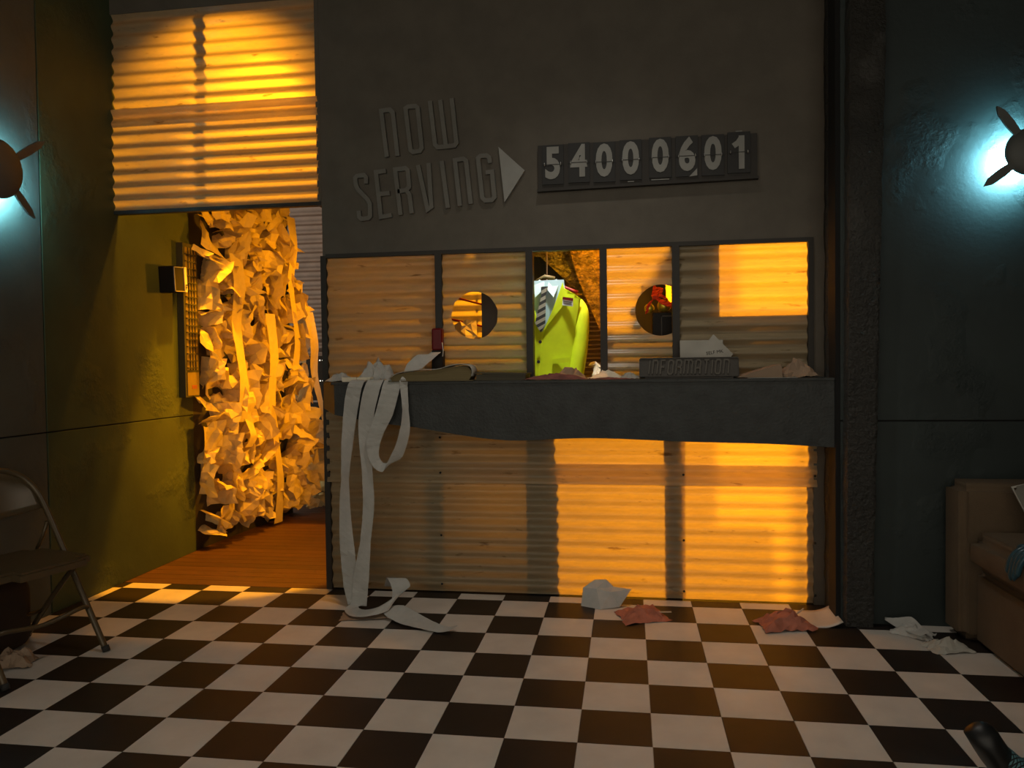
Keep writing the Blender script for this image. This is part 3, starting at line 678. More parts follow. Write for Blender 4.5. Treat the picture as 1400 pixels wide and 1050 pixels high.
# ================================================================== PASSAGE: PAPER WALL
pw = thing('paper_wall_covering', 'passage wall covering of hundreds of crumpled paper sheets glowing amber', 'paper wall', (-2.28, 1.9, 0))
variants = [sheet_mesh('paper_sheet', random.Random(i).uniform(.17, .27), random.Random(i+50).uniform(.18, .30), 'thin_paper', 200+i, 5, 5, 1.15) for i in range(24)]
rnd = random.Random(11); cnt = 0
NY, NZ = 12, 23
for i in range(NY):
    for j in range(NZ):
        y = 1.05 + (i+rnd.uniform(.1, .9))/NY*1.75; z = 0.055 + (j+rnd.uniform(.1, .9))/NZ*2.44
        if y > 2.68-0.22*z: continue
        xw = -2.35+(y-1.04)*0.0653
        o = bpy.data.objects.new('paper_sheet', variants[rnd.randrange(24)]); col.objects.link(o); o.parent = pw
        bulge = 0.05 + 0.05*rnd.random() + (0.06 if z < 0.7 and y > 2.0 else 0)
        o.location = (xw+bulge+2.28, y-1.9, z)
        o.rotation_euler = (rnd.uniform(-.6, .6), R(90)+rnd.uniform(-.7, .7), rnd.uniform(-3.1, 3.1)); s = rnd.uniform(.75, 1.1)*(0.72 if z < 0.17 else 1); o.scale = (s, s, s)
        cnt += 1
for (y, z0, z1, wd, sw) in ((1.30, 1.92, 0.80, 0.115, 0.06), (1.72, 1.55, 0.02, 0.10, 0.10), (1.42, 1.0, 0.62, 0.09, 0.03), (2.30, 1.6, 0.4, 0.12, 0.35), (2.05, 2.3, 1.1, 0.09, 0.05)):
    xw = -2.35+(y-1.04)*0.0653+0.16; n = 5
    pts = [(xw+2.28+0.02*math.sin(q*2.1), y-1.9+sw*q/n, z0+(z1-z0)*q/n) for q in range(n+1)]
    ribbon('paper_strip', pts, wd, [(0.25, 0.97, 0), (0.1, 1, 0), (-0.1, 1, 0.1), (0.2, 1, 0)], 'thin_paper', pw, 5, 0.004, int(y*100))

# passage end: ribbed metal, equipment rack
em = thing('ribbed_metal_sheet', 'pale ribbed metal sheet closing the far end of the passage', 'metal sheet', (-2.35, 3.25, 0))
o = corr('sheet', -0.35, 0.9, 0.0, 2.9, 0.0, em, amp=0.014, pitch=0.085, mat='pale_metal')
er = thing('equipment_cabinet', 'dark equipment cabinet with tiny indicator lights in the passage', 'cabinet', (-2.30, 3.02, 0))
box('body', (-0.24, -0.10, 0.0), (0.30, 0.15, 1.26), 'box_black', er, 0.008)
for z in (1.22, 1.04):
    for k in range(5): box('indicator_light', (-0.03+k*0.025, -0.104, z-0.004), (-0.022+k*0.025, -0.098, z+0.004), 'indicator', er)
for z in (0.86, 0.78): box('vent_slat', (-0.1, -0.106, z-0.008), (0.25, -0.10, z+0.008), 'pale_metal', er)

# ================================================================== ON THE LEFT WALL
db = thing('directory_board', 'tall narrow directory board with rows of slots beside the paper wall', 'board', (XL, 0.965, 0.985))
box('case', (0.0, -0.08, 0.0), (0.045, 0.075, 0.955), 'board_green', db, 0.003)
box('inset', (0.045, -0.062, 0.17), (0.047, 0.06, 0.93), 'board_cell', db)
for k in range(17): box('slot_bar', (0.047, -0.062, 0.18+k*0.044), (0.054, 0.06, 0.186+k*0.044), 'board_green', db)
for y in (-0.03, 0.0, 0.03): box('slot_divider', (0.047, y-0.002, 0.17), (0.052, y+0.002, 0.93), 'board_green', db)
lp = box('lower_panel', (0.045, -0.065, 0.012), (0.050, 0.062, 0.155), 'board_cell', db)
for k in range(2): box('red_mark', (0.050, -0.02+0.0*k, 0.055+k*0.012), (0.0515, 0.035, 0.062+k*0.012), 'red_ink', lp)
bx = thing('wall_box_sign', 'small tilted black box sign with a white edge lettered F on the amber-lit wall', 'sign', (XL, 0.76, 1.62))
M = Matrix.Rotation(R(4), 4, 'X')
box('case', (0.0, -0.05, 0.0), (0.095, 0.085, 0.155), 'box_black', bx, 0.003, M=M)
bm = bmesh.new()
for a, b in (((0.095, -0.045, 0.004), (0.099, 0.060, 0.009)), ((0.095, -0.045, 0.146), (0.099, 0.060, 0.151)), ((0.095, -0.045, 0.004), (0.099, -0.040, 0.151)), ((0.095, 0.055, 0.004), (0.099, 0.060, 0.151))): bm_box(bm, a, b, M)
from_bm('border', bm, 'card_paper', bx)
sp = box('side_strip', (0.095, 0.060, 0.002), (0.099, 0.083, 0.152), 'paper', bx, M=M)
bm = bmesh.new(); strokes_bm(bm, [[(0.064, 0.02), (0.064, 0.05), (0.079, 0.05)], [(0.064, 0.035), (0.075, 0.035)]], 0.006, 0, 0.001)
for v_ in bm.verts: v_.co = Vector((0.0992+v_.co.y, v_.co.x, v_.co.z))
from_bm('letter', bm, 'black_ink', sp)

# ================================================================== SCONCES
def sconce(label, centre, axis, tips, rdome):
    """axis: outward wall normal; tips: in-plane offsets of the blade tips"""
    n_ = Vector(axis); side = Vector((0, 0, 1)).cross(n_)*-1
    t_ = thing('wall_sconce', label, 'wall lamp', centre)
    bm = bmesh.new(); bmesh.ops.create_uvsphere(bm, u_segments=32, v_segments=16, radius=rdome)
    bmesh.ops.delete(bm, geom=[v for v in bm.verts if v.co.z < -1e-4], context='VERTS')
    for v in bm.verts: v.co.z *= 0.40
    bmesh.ops.transform(bm, matrix=n_.to_track_quat('Z', 'Y').to_matrix().to_4x4(), verts=bm.verts)
    o = from_bm('dome', bm, 'sconce_dark', t_, True); s_ = o.modifiers.new('s', 'SOLIDIFY'); s_.thickness = 0.004
    for (a, b) in tips:
        L = math.hypot(a, b); u = (side*a+Vector((0, 0, b)))/L; v = n_.cross(u); V = []
        for (q, hw) in ((rdome*0.75, 0.014), (L*0.62, 0.019), (L*0.86, 0.016), (L, 0.001)):
            for sx in (-1, 1):
                for sz in (0.004, 0.014): V.append(u*q+v*hw*sx+n_*sz)
        F = []
        for k in range(3):
            A = [4*k, 4*k+1, 4*k+3, 4*k+2]; B = [x+4 for x in A]
            for i in range(4): F.append((A[i], A[(i+1) % 4], B[(i+1) % 4], B[i]))
        F += [(2, 3, 1, 0), (12, 13, 15, 14)]
        obj('blade', V, F, 'sconce_dark', t_)
    tube('stem', [n_*0.02, -n_*0.078], 0.012, 'sconce_dark', t_)
    bm = bmesh.new(); bmesh.ops.create_uvsphere(bm, u_segments=16, v_segments=10, radius=0.014)
    bmesh.ops.translate(bm, verts=bm.verts, vec=-n_*0.012+Vector((0, 0, -0.035))); from_bm('bulb', bm, 'bulb', t_, True)
    return t_
sconce('dark dome wall lamp with pointed blades and teal glow on the wall above the sofa', (2.045, 0.000, 2.020), (0, -1, 0), ((-0.180, 0.137), (-0.133, -0.190), (0.133, 0.190), (0.180, -0.137)), 0.098)
sconce('dark dome wall lamp with pointed blades and teal glow above the folding chair', (-2.262, -0.545, 2.033), (1, 0, 0), ((0.19, 0.18), (0.262, -0.186), (-0.19, -0.18), (-0.262, 0.186)), 0.128)
TEAL = (0.30, 0.82, 1.0)
lamp('sconce_light_sofa', 'SPOT', (2.035, 0.012, 2.010), 170.0, TEAL, 0.02, (2.035, 0.08, 2.010), 175, 1.0)
lamp('sconce_light_chair', 'SPOT', (-2.270, -0.535, 2.000), 170.0, TEAL, 0.02, (-2.343, -0.535, 2.000), 175, 1.0)

# ================================================================== FOLDING CHAIR
fc = thing('folding_chair', 'brown metal folding chair standing against the dark wall', 'chair', (-1.807, -0.821, 0), math.atan2(-0.273, 0.962))
HW = 0.205   # local: x forward, y across (far side +), z up
leg_pts = [(0.0, 0.0), (-0.106, 0.171), (-0.20, 0.325), (-0.285, 0.46), (-0.365, 0.585)]
def back_frame():
    L = [(f, HW, z) for f, z in leg_pts]
    top = [(-0.405, HW-0.010, 0.650), (-0.438, HW-0.045, 0.708), (-0.460, HW-0.105, 0.742), (-0.468, 0, 0.755)]
    half = spline(L+top, 5); return half + [Vector((p.x, -p.y, p.z)) for p in half[-2::-1]]
tube('back_frame', back_frame(), 0.0125, 'chair_brown', fc, 12)
V = []; F = []; n = 16; mrows = 8
for j in range(mrows+1):
    t = j/mrows; z = 0.578+t*0.165; f = -0.362-0.100*t
    wv = HW*(1 if t < .45 else math.sqrt(max(0.02, 1-((t-.45)/.58)**2.2)))-0.006
    for i in range(n+1):
        u = i/n*2-1; V.append((f-0.028*(1-u*u), wv*u, z-0.02*(1-u*u)*(1-t)))
for j in range(mrows):
    for i in range(n): a = j*(n+1)+i; F.append((a, a+1, a+n+2, a+n+1))
o = obj('backrest', V, F, 'chair_brown', fc, True); s_ = o.modifiers.new('s', 'SOLIDIFY'); s_.thickness = 0.008
bm = bmesh.new(); bm_box(bm, (-0.40, -0.185, 0.375), (-0.01, 0.185, 0.408))
bmesh.ops.bevel(bm, geom=[e for e in bm.edges if abs((e.verts[0].co-e.verts[1].co).z) > .01], offset=0.05, segments=4, affect='EDGES')
bmesh.ops.bevel(bm, geom=[e for e in bm.edges if abs((e.verts[0].co-e.verts[1].co).z) < .001 and abs(e.verts[0].co.z-0.408) < .001], offset=0.009, segments=2, affect='EDGES')
from_bm('seat', bm, 'chair_brown', fc)
for s in (-1, 1):
    tube('rear_leg', spline([(-0.10, s*0.192, 0.385), (-0.20, s*0.192, 0.31), (-0.36, s*0.195, 0.15), (-0.495, s*0.197, 0.0)], 4), 0.011, 'chair_brown', fc)
    tube('hinge_bar', [(-0.330, s*0.190, 0.52), (-0.35, s*0.185, 0.46), (-0.385, s*0.180, 0.40)], 0.008, 'chair_brown', fc, 8)
    for (f, yy) in ((0.0, s*HW), (-0.495, s*0.197)): tube('rubber_foot', [(f-0.010 if f == 0 else f+0.010, yy, 0.022), (f, yy, 0.001)], 0.0155, 'rubber', fc)
tube('stretcher', spline([(-0.105, -HW, 0.17), (-0.085, -HW+0.05, 0.185), (-0.085, 0, 0.165), (-0.085, HW-0.05, 0.185), (-0.105, HW, 0.17)], 6), 0.009, 'chair_brown', fc)
tube('rear_stretcher', [(-0.38, -0.195, 0.13), (-0.38, 0.195, 0.13)], 0.008, 'chair_brown', fc)
# bag below the chair
bgt = thing('brown_bag', 'dark brown rounded bag on the floor under the folding chair', 'bag', (-2.205, -0.72, 0))
bm = bmesh.new(); bm_box(bm, (-0.075, -0.18, 0.0), (0.075, 0.16, 0.29)); bmesh.ops.subdivide_edges(bm, edges=list(bm.edges), cuts=2, use_grid_fill=True)
o = from_bm('bag_body', bm, 'bag_brown', bgt, True); s_ = o.modifiers.new('s', 'SUBSURF'); s_.levels = 2; s_.render_levels = 2
tube('handle', spline([(0, -0.08, 0.26), (0, -0.06, 0.31), (0, 0.04, 0.31), (0, 0.06, 0.26)], 5), 0.008, 'bag_brown', bgt)

# ================================================================== SOFA
sf = thing('sofa', 'brown fabric sofa with a square arm beside the dark teal wall', 'sofa', (2.2, -0.9, 0))
def rbox(name, lo, hi, bev, mat, parent, puff=0.0, seg=4):
    bm = bmesh.new(); bm_box(bm, lo, hi); bmesh.ops.bevel(bm, geom=list(bm.edges), offset=bev, segments=seg, affect='EDGES')
    o = from_bm(name, bm, mat, parent, True); o.modifiers.new('w', 'WEIGHTED_NORMAL'); return o
rbox('arm', (-0.465, 0.78, 0.0), (0.66, 0.965, 0.655), 0.035, 'sofa_brown', sf)
rbox('arm', (-0.465, -1.25, 0.0), (0.66, -1.065, 0.655), 0.035, 'sofa_brown', sf)
rbox('base', (-0.405, -1.07, 0.0), (0.60, 0.79, 0.305), 0.02, 'sofa_brown', sf)
rbox('backrest', (0.36, -1.07, 0.0), (0.66, 0.79, 0.86), 0.05, 'sofa_brown', sf)
rbox('seat_cushion', (-0.448, -0.135, 0.308), (0.37, 0.775, 0.468), 0.045, 'sofa_brown', sf)
rbox('seat_cushion', (-0.448, -1.055, 0.308), (0.37, -0.145, 0.468), 0.045, 'sofa_brown', sf)
# grey cushion leaning on the arm
cu = thing('grey_cushion', 'flat grey cushion with piped edge leaning in the sofa corner', 'cushion', (2.085, -0.265, 0.470))
M = Matrix.Rotation(R(-28), 4, 'X') @ Matrix.Rotation(R(-14), 4, 'Y')
crn = [(-0.15, 0, 0.0), (0.15, 0, 0.0), (0.15, 0, 0.19), (-0.15, 0, 0.19)]
dz = 0.022-min((M @ Vector(q)).z for q in crn); M = Matrix.Translation((0, 0, dz)) @ M
bm = bmesh.new(); bm_box(bm, (-0.15, -0.022, 0.0), (0.15, 0.022, 0.19), M); bmesh.ops.bevel(bm, geom=list(bm.edges), offset=0.014, segments=3, affect='EDGES')
from_bm('cover', bm, 'cushion_grey', cu, True)
tube('piping', [M @ Vector(q) for q in crn], 0.005, 'card_paper', cu, 8, closed=True)
# teal glove over the seat edge
gl = thing('teal_glove', 'shiny teal glove draped with its fingers over the sofa seat edge', 'glove', (1.838, -0.56, 0.472))
bm = bmesh.new(); bm_tube(bm, spline([(0.16, 0.03, 0.016), (0.08, 0.01, 0.020), (0.0, 0.0, 0.022), (-0.05, 0.0, 0.018)], 4), [0.03, 0.03, 0.031, 0.032, 0.033, 0.034, 0.035, 0.037, 0.039, 0.040, 0.040, 0.038, 0.030], 14)
for v in bm.verts: v.co.z = 0.002+(v.co.z+0.02)*0.55
from_bm('palm', bm, 'teal_satin', gl, True)
for k, (yy, L) in enumerate(((0.036, 0.060), (0.014, 0.078), (-0.009, 0.074), (-0.031, 0.056))):
    tube('finger', spline([(-0.03, yy*0.8, 0.020), (-0.065, yy, 0.012), (-0.09, yy+0.006, -0.016), (-0.092-0.008, yy+0.012, -0.016-L*0.7), (-0.10, yy+0.016, -0.02-L)], 4), [0.011]*14+[0.009, 0.006, 0.002], 'teal_satin', gl, 10)
tube('thumb', spline([(0.0, 0.03, 0.02), (-0.03, 0.065, 0.014), (-0.055, 0.085, 0.010)], 4), [0.012]*7+[0.009, 0.004], 'teal_satin', gl, 10)

# ================================================================== PERSON ON THE SOFA (only a foot is in the picture)
pr = thing('person', 'seated person stretching out one leg in net tights and a black shoe', 'person', (2.2, -1.33, 0))
def skin_body(name, joints, edges, mat, parent, sub=2):
    me = bpy.data.meshes.new(name); me.from_pydata([j[0] for j in joints], edges, []); me.materials.append(MATS[mat])
    o = bpy.data.objects.new(name, me); col.objects.link(o); o.parent = parent
    o.modifiers.new('skin', 'SKIN'); sv = me.skin_vertices[0].data
    for i, j in enumerate(joints): sv[i].radius = (j[1], j[1] if len(j) < 3 else j[2]); sv[i].use_root = (i == 0)
    s = o.modifiers.new('sub', 'SUBSURF'); s.levels = sub; s.render_levels = sub
    for f in me.polygons: f.use_smooth = True
    return o
J = [((0.10, 0, 0.56), 0.13), ((0.13, 0, 0.72), 0.12), ((0.15, 0, 0.90), 0.13), ((0.16, 0, 1.03), 0.10), ((0.155, 0, 1.10), 0.05), ((0.145, 0, 1.17), 0.05),
     ((-0.05, 0.09, 0.56), 0.075), ((-0.34, 0.04, 0.51), 0.058), ((-0.42, 0.03, 0.40), 0.056), ((-0.58, 0.025, 0.255), 0.046), ((-0.725, 0.02, 0.115), 0.034), ((-0.775, 0.02, 0.070), 0.034), ((-0.825, 0.012, 0.105), 0.034), ((-0.872, 0.004, 0.150), 0.028),
     ((-0.05, -0.10, 0.56), 0.075), ((-0.33, -0.12, 0.53), 0.058), ((-0.36, -0.12, 0.30), 0.050), ((-0.33, -0.12, 0.10), 0.034), ((-0.36, -0.12, 0.045), 0.032), ((-0.48, -0.13, 0.032), 0.028),
     ((0.15, 0.17, 1.01), 0.055), ((0.06, 0.23, 0.78), 0.042), ((-0.12, 0.16, 0.66), 0.033), ((0.15, -0.17, 1.01), 0.055), ((0.06, -0.23, 0.78), 0.042), ((-0.12, -0.16, 0.66), 0.033)]
E = [(0, 1), (1, 2), (2, 3), (3, 4), (4, 5), (0, 6), (6, 7), (7, 8), (8, 9), (9, 10), (10, 11), (11, 12), (12, 13), (0, 14), (14, 15), (15, 16), (16, 17), (17, 18), (18, 19), (3, 20), (20, 21), (21, 22), (3, 23), (23, 24), (24, 25)]
skin_body('body', J, E, 'fishnet', pr)
bm = bmesh.new(); bmesh.ops.create_uvsphere(bm, u_segments=24, v_segments=16, radius=0.1)
for v in bm.verts:
    v.co.x *= 0.92; v.co.y *= 0.78; v.co.z *= 1.15
    if v.co.x < -0.07 and abs(v.co.y) < 0.02 and -0.04 < v.co.z < 0.02: v.co.x -= 0.018
bmesh.ops.translate(bm, verts=bm.verts, vec=(0.13, 0, 1.27)); hd = from_bm('head', bm, 'skin', pr, True)
for s in (-1, 1):
    bm = bmesh.new(); bmesh.ops.create_uvsphere(bm, u_segments=10, v_segments=8, radius=0.011); bmesh.ops.translate(bm, verts=bm.verts, vec=(0.052, s*0.030, 1.28)); from_bm('eye', bm, 'black_ink', hd, True)
tube('mouth', [(0.052, -0.022, 1.215), (0.045, 0, 1.213), (0.052, 0.022, 1.215)], 0.005, 'red_ink', hd, 6)
bm = bmesh.new(); bmesh.ops.create_uvsphere(bm, u_segments=20, v_segments=14, radius=0.112); bmesh.ops.delete(bm, geom=[v for v in bm.verts if v.co.x < -0.02 and v.co.z < 0.045], context='VERTS')
for v in bm.verts: v.co.y *= 0.86; v.co.z *= 1.15
bmesh.ops.translate(bm, verts=bm.verts, vec=(0.14, 0, 1.275)); from_bm('hair', bm, 'hair', hd, True)
# jumper and skirt as loose shells around the trunk
def shell(name, rings, mat, parent):
    bm = bmesh.new(); R_ = []
    for (cx, cy, z, rx, ry) in rings: R_.append([bm.verts.new((cx+rx*math.cos(a), cy+ry*math.sin(a), z)) for a in [2*math.pi*i/24 for i in range(24)]])
    for A, B in zip(R_[:-1], R_[1:]):
        for i in range(24): bm.faces.new((A[i], A[(i+1) % 24], B[(i+1) % 24], B[i]))
    return from_bm(name, bm, mat, parent, True)
shell('jumper', [(0.10, 0, 0.50, 0.165, 0.205), (0.12, 0, 0.70, 0.15, 0.18), (0.15, 0, 0.92, 0.155, 0.215), (0.16, 0, 1.04, 0.12, 0.20), (0.157, 0, 1.085, 0.075, 0.09)], 'black_cloth', pr)
for s in (-1, 1):
    tube('sleeve', spline([(0.155, s*0.15, 1.02), (0.13, s*0.21, 0.92), (0.06, s*0.235, 0.78), (-0.05, s*0.20, 0.69)], 4), 0.066, 'black_cloth', pr, 12)
    hnd = shell('hand', [(-0.12, s*0.16, 0.655, 0.03, 0.035), (-0.13, s*0.155, 0.63, 0.045, 0.040), (-0.14, s*0.15, 0.605, 0.04, 0.035), (-0.14, s*0.15, 0.59, 0.01, 0.01)], 'skin', pr)
    for k in range(4): tube('finger', spline([(-0.15, s*0.13+(k-1.5)*0.019, 0.625), (-0.19, s*0.13+(k-1.5)*0.020, 0.62), (-0.215-0.006*(k in (1, 2)), s*0.13+(k-1.5)*0.020, 0.60)], 3), 0.0085, 'skin', hnd, 8)
    tube('thumb', spline([(-0.12, s*0.11, 0.63), (-0.15, s*0.085, 0.622), (-0.175, s*0.085, 0.612)], 3), 0.0095, 'skin', hnd, 8)
# black shoes: shells following the foot
def shoe(heel, ball, toe, upv, mat, parent):
    h, b, t_ = Vector(heel), Vector(ball), Vector(toe); bm = bmesh.new(); rings = []
    P = spline([h, (h+b)/2, b, t_], 4); n = len(P); ax = (t_-h).normalized(); u_ = Vector(upv); u_ = (u_-ax*u_.dot(ax)).normalized(); sd = ax.cross(u_)
    for i, p_ in enumerate(P):
        q = i/(n-1); wd = 0.033+0.016*math.sin(min(1, q*1.25)*math.pi*0.5) if q < .8 else 0.049*math.sqrt(max(.05, 1-((q-.8)/.21)**2))
        tp = (0.050 if q < .12 else 0.016 if q < .52 else 0.046) * (1 if q < .85 else max(.35, 1-((q-.85)/.16)**2*.6))
        rings.append([bm.verts.new(p_+sd*wd*math.cos(a)+u_*(tp*max(0, math.sin(a))+0.030*min(0, math.sin(a)))) for a in [2*math.pi*k/16 for k in range(16)]])
    for A, B in zip(rings[:-1], rings[1:]):
        for k in range(16): bm.faces.new((A[k], A[(k+1) % 16], B[(k+1) % 16], B[k]))
    bm.faces.new(rings[0][::-1]); bm.faces.new(rings[-1])
    return from_bm('shoe', bm, mat, parent, True)
shoe((-0.795, 0.020, 0.032), (-0.872, 0.008, 0.130), (-0.915, 0.000, 0.200), (0.82, 0.0, 0.57), 'black_leather', pr)
shoe((-0.33, -0.12, 0.031), (-0.45, -0.13, 0.031), (-0.53, -0.135, 0.031), (0, 0, 1), 'black_leather', pr)

# ================================================================== BOOTH INTERIOR
dk = thing('inner_desk', 'dark desk board behind the service windows', 'desk', (0.3, 0.6, 0))
box('desk_top', (-1.38, -0.185, 1.03), (1.40, 0.22, 1.06), 'board_brown', dk)
box('light_block_panel', (-1.38, 0.205, 0.0), (-0.30, 0.22, 1.03), 'board_brown', dk)  # added board blocking rear lamp light from the left cladding
for x in (-1.3, 1.3): box('leg', (x-0.02, 0.16, 0), (x+0.02, 0.20, 1.029), 'board_brown', dk)
# jacket on a hanger
jk = thing('suit_jacket', 'lime-yellow suit jacket with shirt and striped tie hanging in the open window', 'jacket', (-0.052, 0.72, 0), R(-8))
JW = 0.215
def jw(z): return 0.188 if z > 1.45 else 0.184-0.012*math.sin((z-0.95)/0.5*math.pi)+0.004
def ztop(x): return 1.612-0.92*abs(x)**1.3
def yf(x, z): return -0.095*math.sqrt(max(0, 1-(x/0.225)**2))-0.006*math.sin(z*9)
def vin(z): return 0.0 if z < 1.335 else 0.098*((z-1.335)/0.27)**0.85
lean = lambda x, z: x+0.10*(z-1.3)
for s in (-1, 1):
    V = []; F = []; nu, nv = 14, 26
    for j in range(nv+1):
        for i in range(nu+1):
            u = i/nu; zt = 1.595; z0 = 1.068; z = z0+(zt-z0)*j/nv
            xi = vin(z)-(0.008 if s < 0 and z < 1.335 else 0); x = xi+(jw(z)-xi)*u
            zz = min(z, ztop(x)); V.append((lean(s*x, zz), yf(x, zz)-(0.003 if s > 0 else 0), zz))
    for j in range(nv):
        for i in range(nu): a = j*(nu+1)+i; F.append((a, a+1, a+nu+2, a+nu+1))
    o = obj('front_panel', V, F, 'lime_cloth', jk, True); s_ = o.modifiers.new('s', 'SOLIDIFY'); s_.thickness = 0.004
    # lapel
    LP = [(0.004, 1.337), (0.072, 1.43), (0.108, 1.480), (0.096, 1.492), (0.118, 1.508), (0.108, 1.55), (0.092, 1.600), (0.080, 1.55), (0.050, 1.45)]
    ar = [(lean(s*x, z), yf(x, z)-0.011, z) for x, z in LP]
    bm = bmesh.new(); f = bm.faces.new([bm.verts.new(q) for q in ar]); bm.normal_update(); bmesh.ops.triangulate(bm, faces=[f])
    o = from_bm('lapel', bm, 'lime_cloth', jk); s_ = o.modifiers.new('s', 'SOLIDIFY'); s_.thickness = 0.005
    # sleeve
    pts = spline([(lean(s*0.150, 1.50), 0.0, 1.495), (lean(s*0.183, 1.43), -0.01, 1.425), (lean(s*0.200, 1.25), -0.03, 1.25), (lean(s*0.196, 1.08), -0.05, 1.078)], 5)
    tube('sleeve', pts, [0.040+0.012*math.sin(min(1, i/5)*1.57)-0.0008*i for i in range(len(pts))], 'lime_cloth', jk, 14)
V = []; F = []
for j in range(14):
    z = 1.068+(1.60-1.068)*j/13
    for i in range(15):
        x = (i/14*2-1)*jw(z); zz = min(z, ztop(x)); V.append((lean(x, zz), 0.06*math.sqrt(max(0, 1-(x/0.225)**2)), zz))
for j in range(13):
    for i in range(14): a = j*15+i; F.append((a, a+15, a+16, a+1))
obj('back_panel', V, F, 'lime_cloth', jk, True)
V = []; F = []
for j in range(13):
    z = 1.30+0.315*j/12
    for i in range(11):
        x = (i/10*2-1)*(0.115-0.02*max(0, (z-1.5)/.1)); V.append((lean(x, z), yf(x, z)+0.014+0.02*max(0, z-1.56), z))
for j in range(12):
    for i in range(10): a = j*11+i; F.append((a, a+1, a+12, a+11))
obj('shirt', V, F, 'shirt_blue', jk, True)
for s in (-1, 1):
    o = obj('collar', [(lean(s*0.006, 1.565), -0.102, 1.568), (lean(s*0.050, 1.515), -0.104, 1.522), (lean(s*0.066, 1.58), -0.085, 1.585), (lean(s*0.048, 1.62), -0.06, 1.622), (lean(s*0.012, 1.60), -0.085, 1.605)], [(0, 1, 2, 3, 4)], 'shirt_blue', jk)
    s_ = o.modifiers.new('s', 'SOLIDIFY'); s_.thickness = 0.003
o = prism('tie', [(lean(-0.020, 1.57)-0.004, 1.580), (lean(0.018, 1.57)-0.004, 1.580), (lean(0.012, 1.53)-0.006, 1.535), (lean(0.028, 1.38)-0.012, 1.385), (lean(0.0, 1.335)-0.004, 1.335), (lean(-0.028, 1.38)-0.012, 1.385), (lean(-0.012, 1.53)-0.006, 1.535)], -0.106, -0.098, 'striped_tie', jk)
bdg = prism('name_badge', [(lean(0.098, 1.5), 1.478), (lean(0.155, 1.5), 1.468), (lean(0.158, 1.5), 1.512), (lean(0.102, 1.5), 1.522)], -0.102, -0.097, 'badge_white', jk)
prism('badge_header', [(lean(0.101, 1.5), 1.508), (lean(0.1575, 1.5), 1.498), (lean(0.158, 1.5), 1.512), (lean(0.102, 1.5), 1.522)], -0.104, -0.102, 'dark_red', bdg)
for k in range(2): prism('badge_line', [(lean(0.105, 1.5), 1.487+k*0.009), (lean(0.150, 1.5), 1.479+k*0.009), (lean(0.150, 1.5), 1.482+k*0.009), (lean(0.105, 1.5), 1.490+k*0.009)], -0.1035, -0.102, 'black_ink', bdg)
for z in (1.285, 1.178):
    bm = bmesh.new(); bmesh.ops.create_cone(bm, cap_ends=True, segments=14, radius1=0.009, radius2=0.008, depth=0.005); bmesh.ops.transform(bm, matrix=Matrix.Translation((lean(-0.002, z), -0.110, z)) @ Matrix.Rotation(R(90), 4, 'X'), verts=bm.verts); from_bm('button', bm, 'black_ink', jk)
prism('pocket_flap', [(lean(0.07, 1.2), 1.165), (lean(0.165, 1.2), 1.175), (lean(0.165, 1.2), 1.20), (lean(0.07, 1.2), 1.192)], -0.096, -0.088, 'lime_cloth', jk)
tube('hanger', spline([(-0.17, 0, 1.545), (-0.06, 0, 1.595), (0.005, 0, 1.615), (0.06, 0, 1.60), (0.18, 0, 1.55)], 5), 0.011, 'dark_red', jk)
tube('hanger_neck', [(-0.05, -0.02, 1.612), (0.01, -0.035, 1.640), (0.06, -0.02, 1.628)], 0.013, 'book_cover', jk)
tube('hanger_hook', spline([(0.01, 0, 1.60), (0.012, 0, 1.72), (0.012, 0, 1.82), (0.03, 0, 1.855), (0.012, 0, 1.885), (-0.012, 0, 1.87)], 5), 0.004, 'steel', jk, 8)
tube('rail', [(-0.35, 0, 1.875), (0.35, 0, 1.875)], 0.010, 'steel', jk, 8)

# crinkled foil drapes, ribbed sheet and dark cloth behind the jacket
def drape(name, label, cat, poly, y, mat, seed, amp=0.02):
    bm = bmesh.new(); f = bm.faces.new([bm.verts.new((x, 0, z)) for x, z in poly]); bm.normal_update(); bmesh.ops.triangulate(bm, faces=[f])
    for _ in range(4): bmesh.ops.subdivide_edges(bm, edges=list(bm.edges), cuts=1, use_grid_fill=True)
    for v in bm.verts: v.co.y += amp*noise.noise((v.co.x*14+seed, 0, v.co.z*9)) + amp*.6*noise.noise((v.co.x*40+seed, 3, v.co.z*30))
    o = from_bm(name, bm, mat, None, False); o.location.y = y; s_ = o.modifiers.new('s', 'SOLIDIFY'); s_.thickness = 0.002
    return tag(o, label, cat)
drape('foil_drape', 'amber-lit crinkled foil drape hanging behind the lime jacket', 'drape', [(0.035, 1.95), (0.36, 1.95), (0.34, 1.20), (0.300, 1.20), (0.244, 1.34), (0.154, 1.552), (0.105, 1.679)], 0.95, 'foil_amber_lit', 1)
drape('foil_drape', 'grey crinkled foil drape behind the shoulder of the lime jacket', 'drape', [(-0.30, 1.95), (0.06, 1.95), (0.125, 1.64), (0.165, 1.54), (0.048, 1.641), (-0.057, 1.741), (-0.107, 1.793), (-0.30, 1.80)], 1.00, 'foil_grey', 7)
drape('dark_cloth', 'navy cloth hanging behind the grey foil drape', 'cloth', [(-0.30, 1.07), (0.00, 1.07), (0.05, 1.92), (-0.30, 1.92)], 1.06, 'navy_cloth', 12)
rs = thing('ribbed_backing_sheet', 'pale ribbed metal sheet behind the sleeve of the lime jacket', 'metal sheet', (0.25, 1.20, 0))
corr('sheet', -0.24, 0.09, 1.0, 1.70, 0.0, rs, amp=0.012, pitch=0.055, mat='pale_metal')
paper_thing('crumpled_paper', 'crumpled grey paper ball on the desk beside the lime jacket', 'paper', (0.262, 0.70, 1.062), 0.3, 0.17, 0.16, 'card_paper', 131, 10, 1.6)
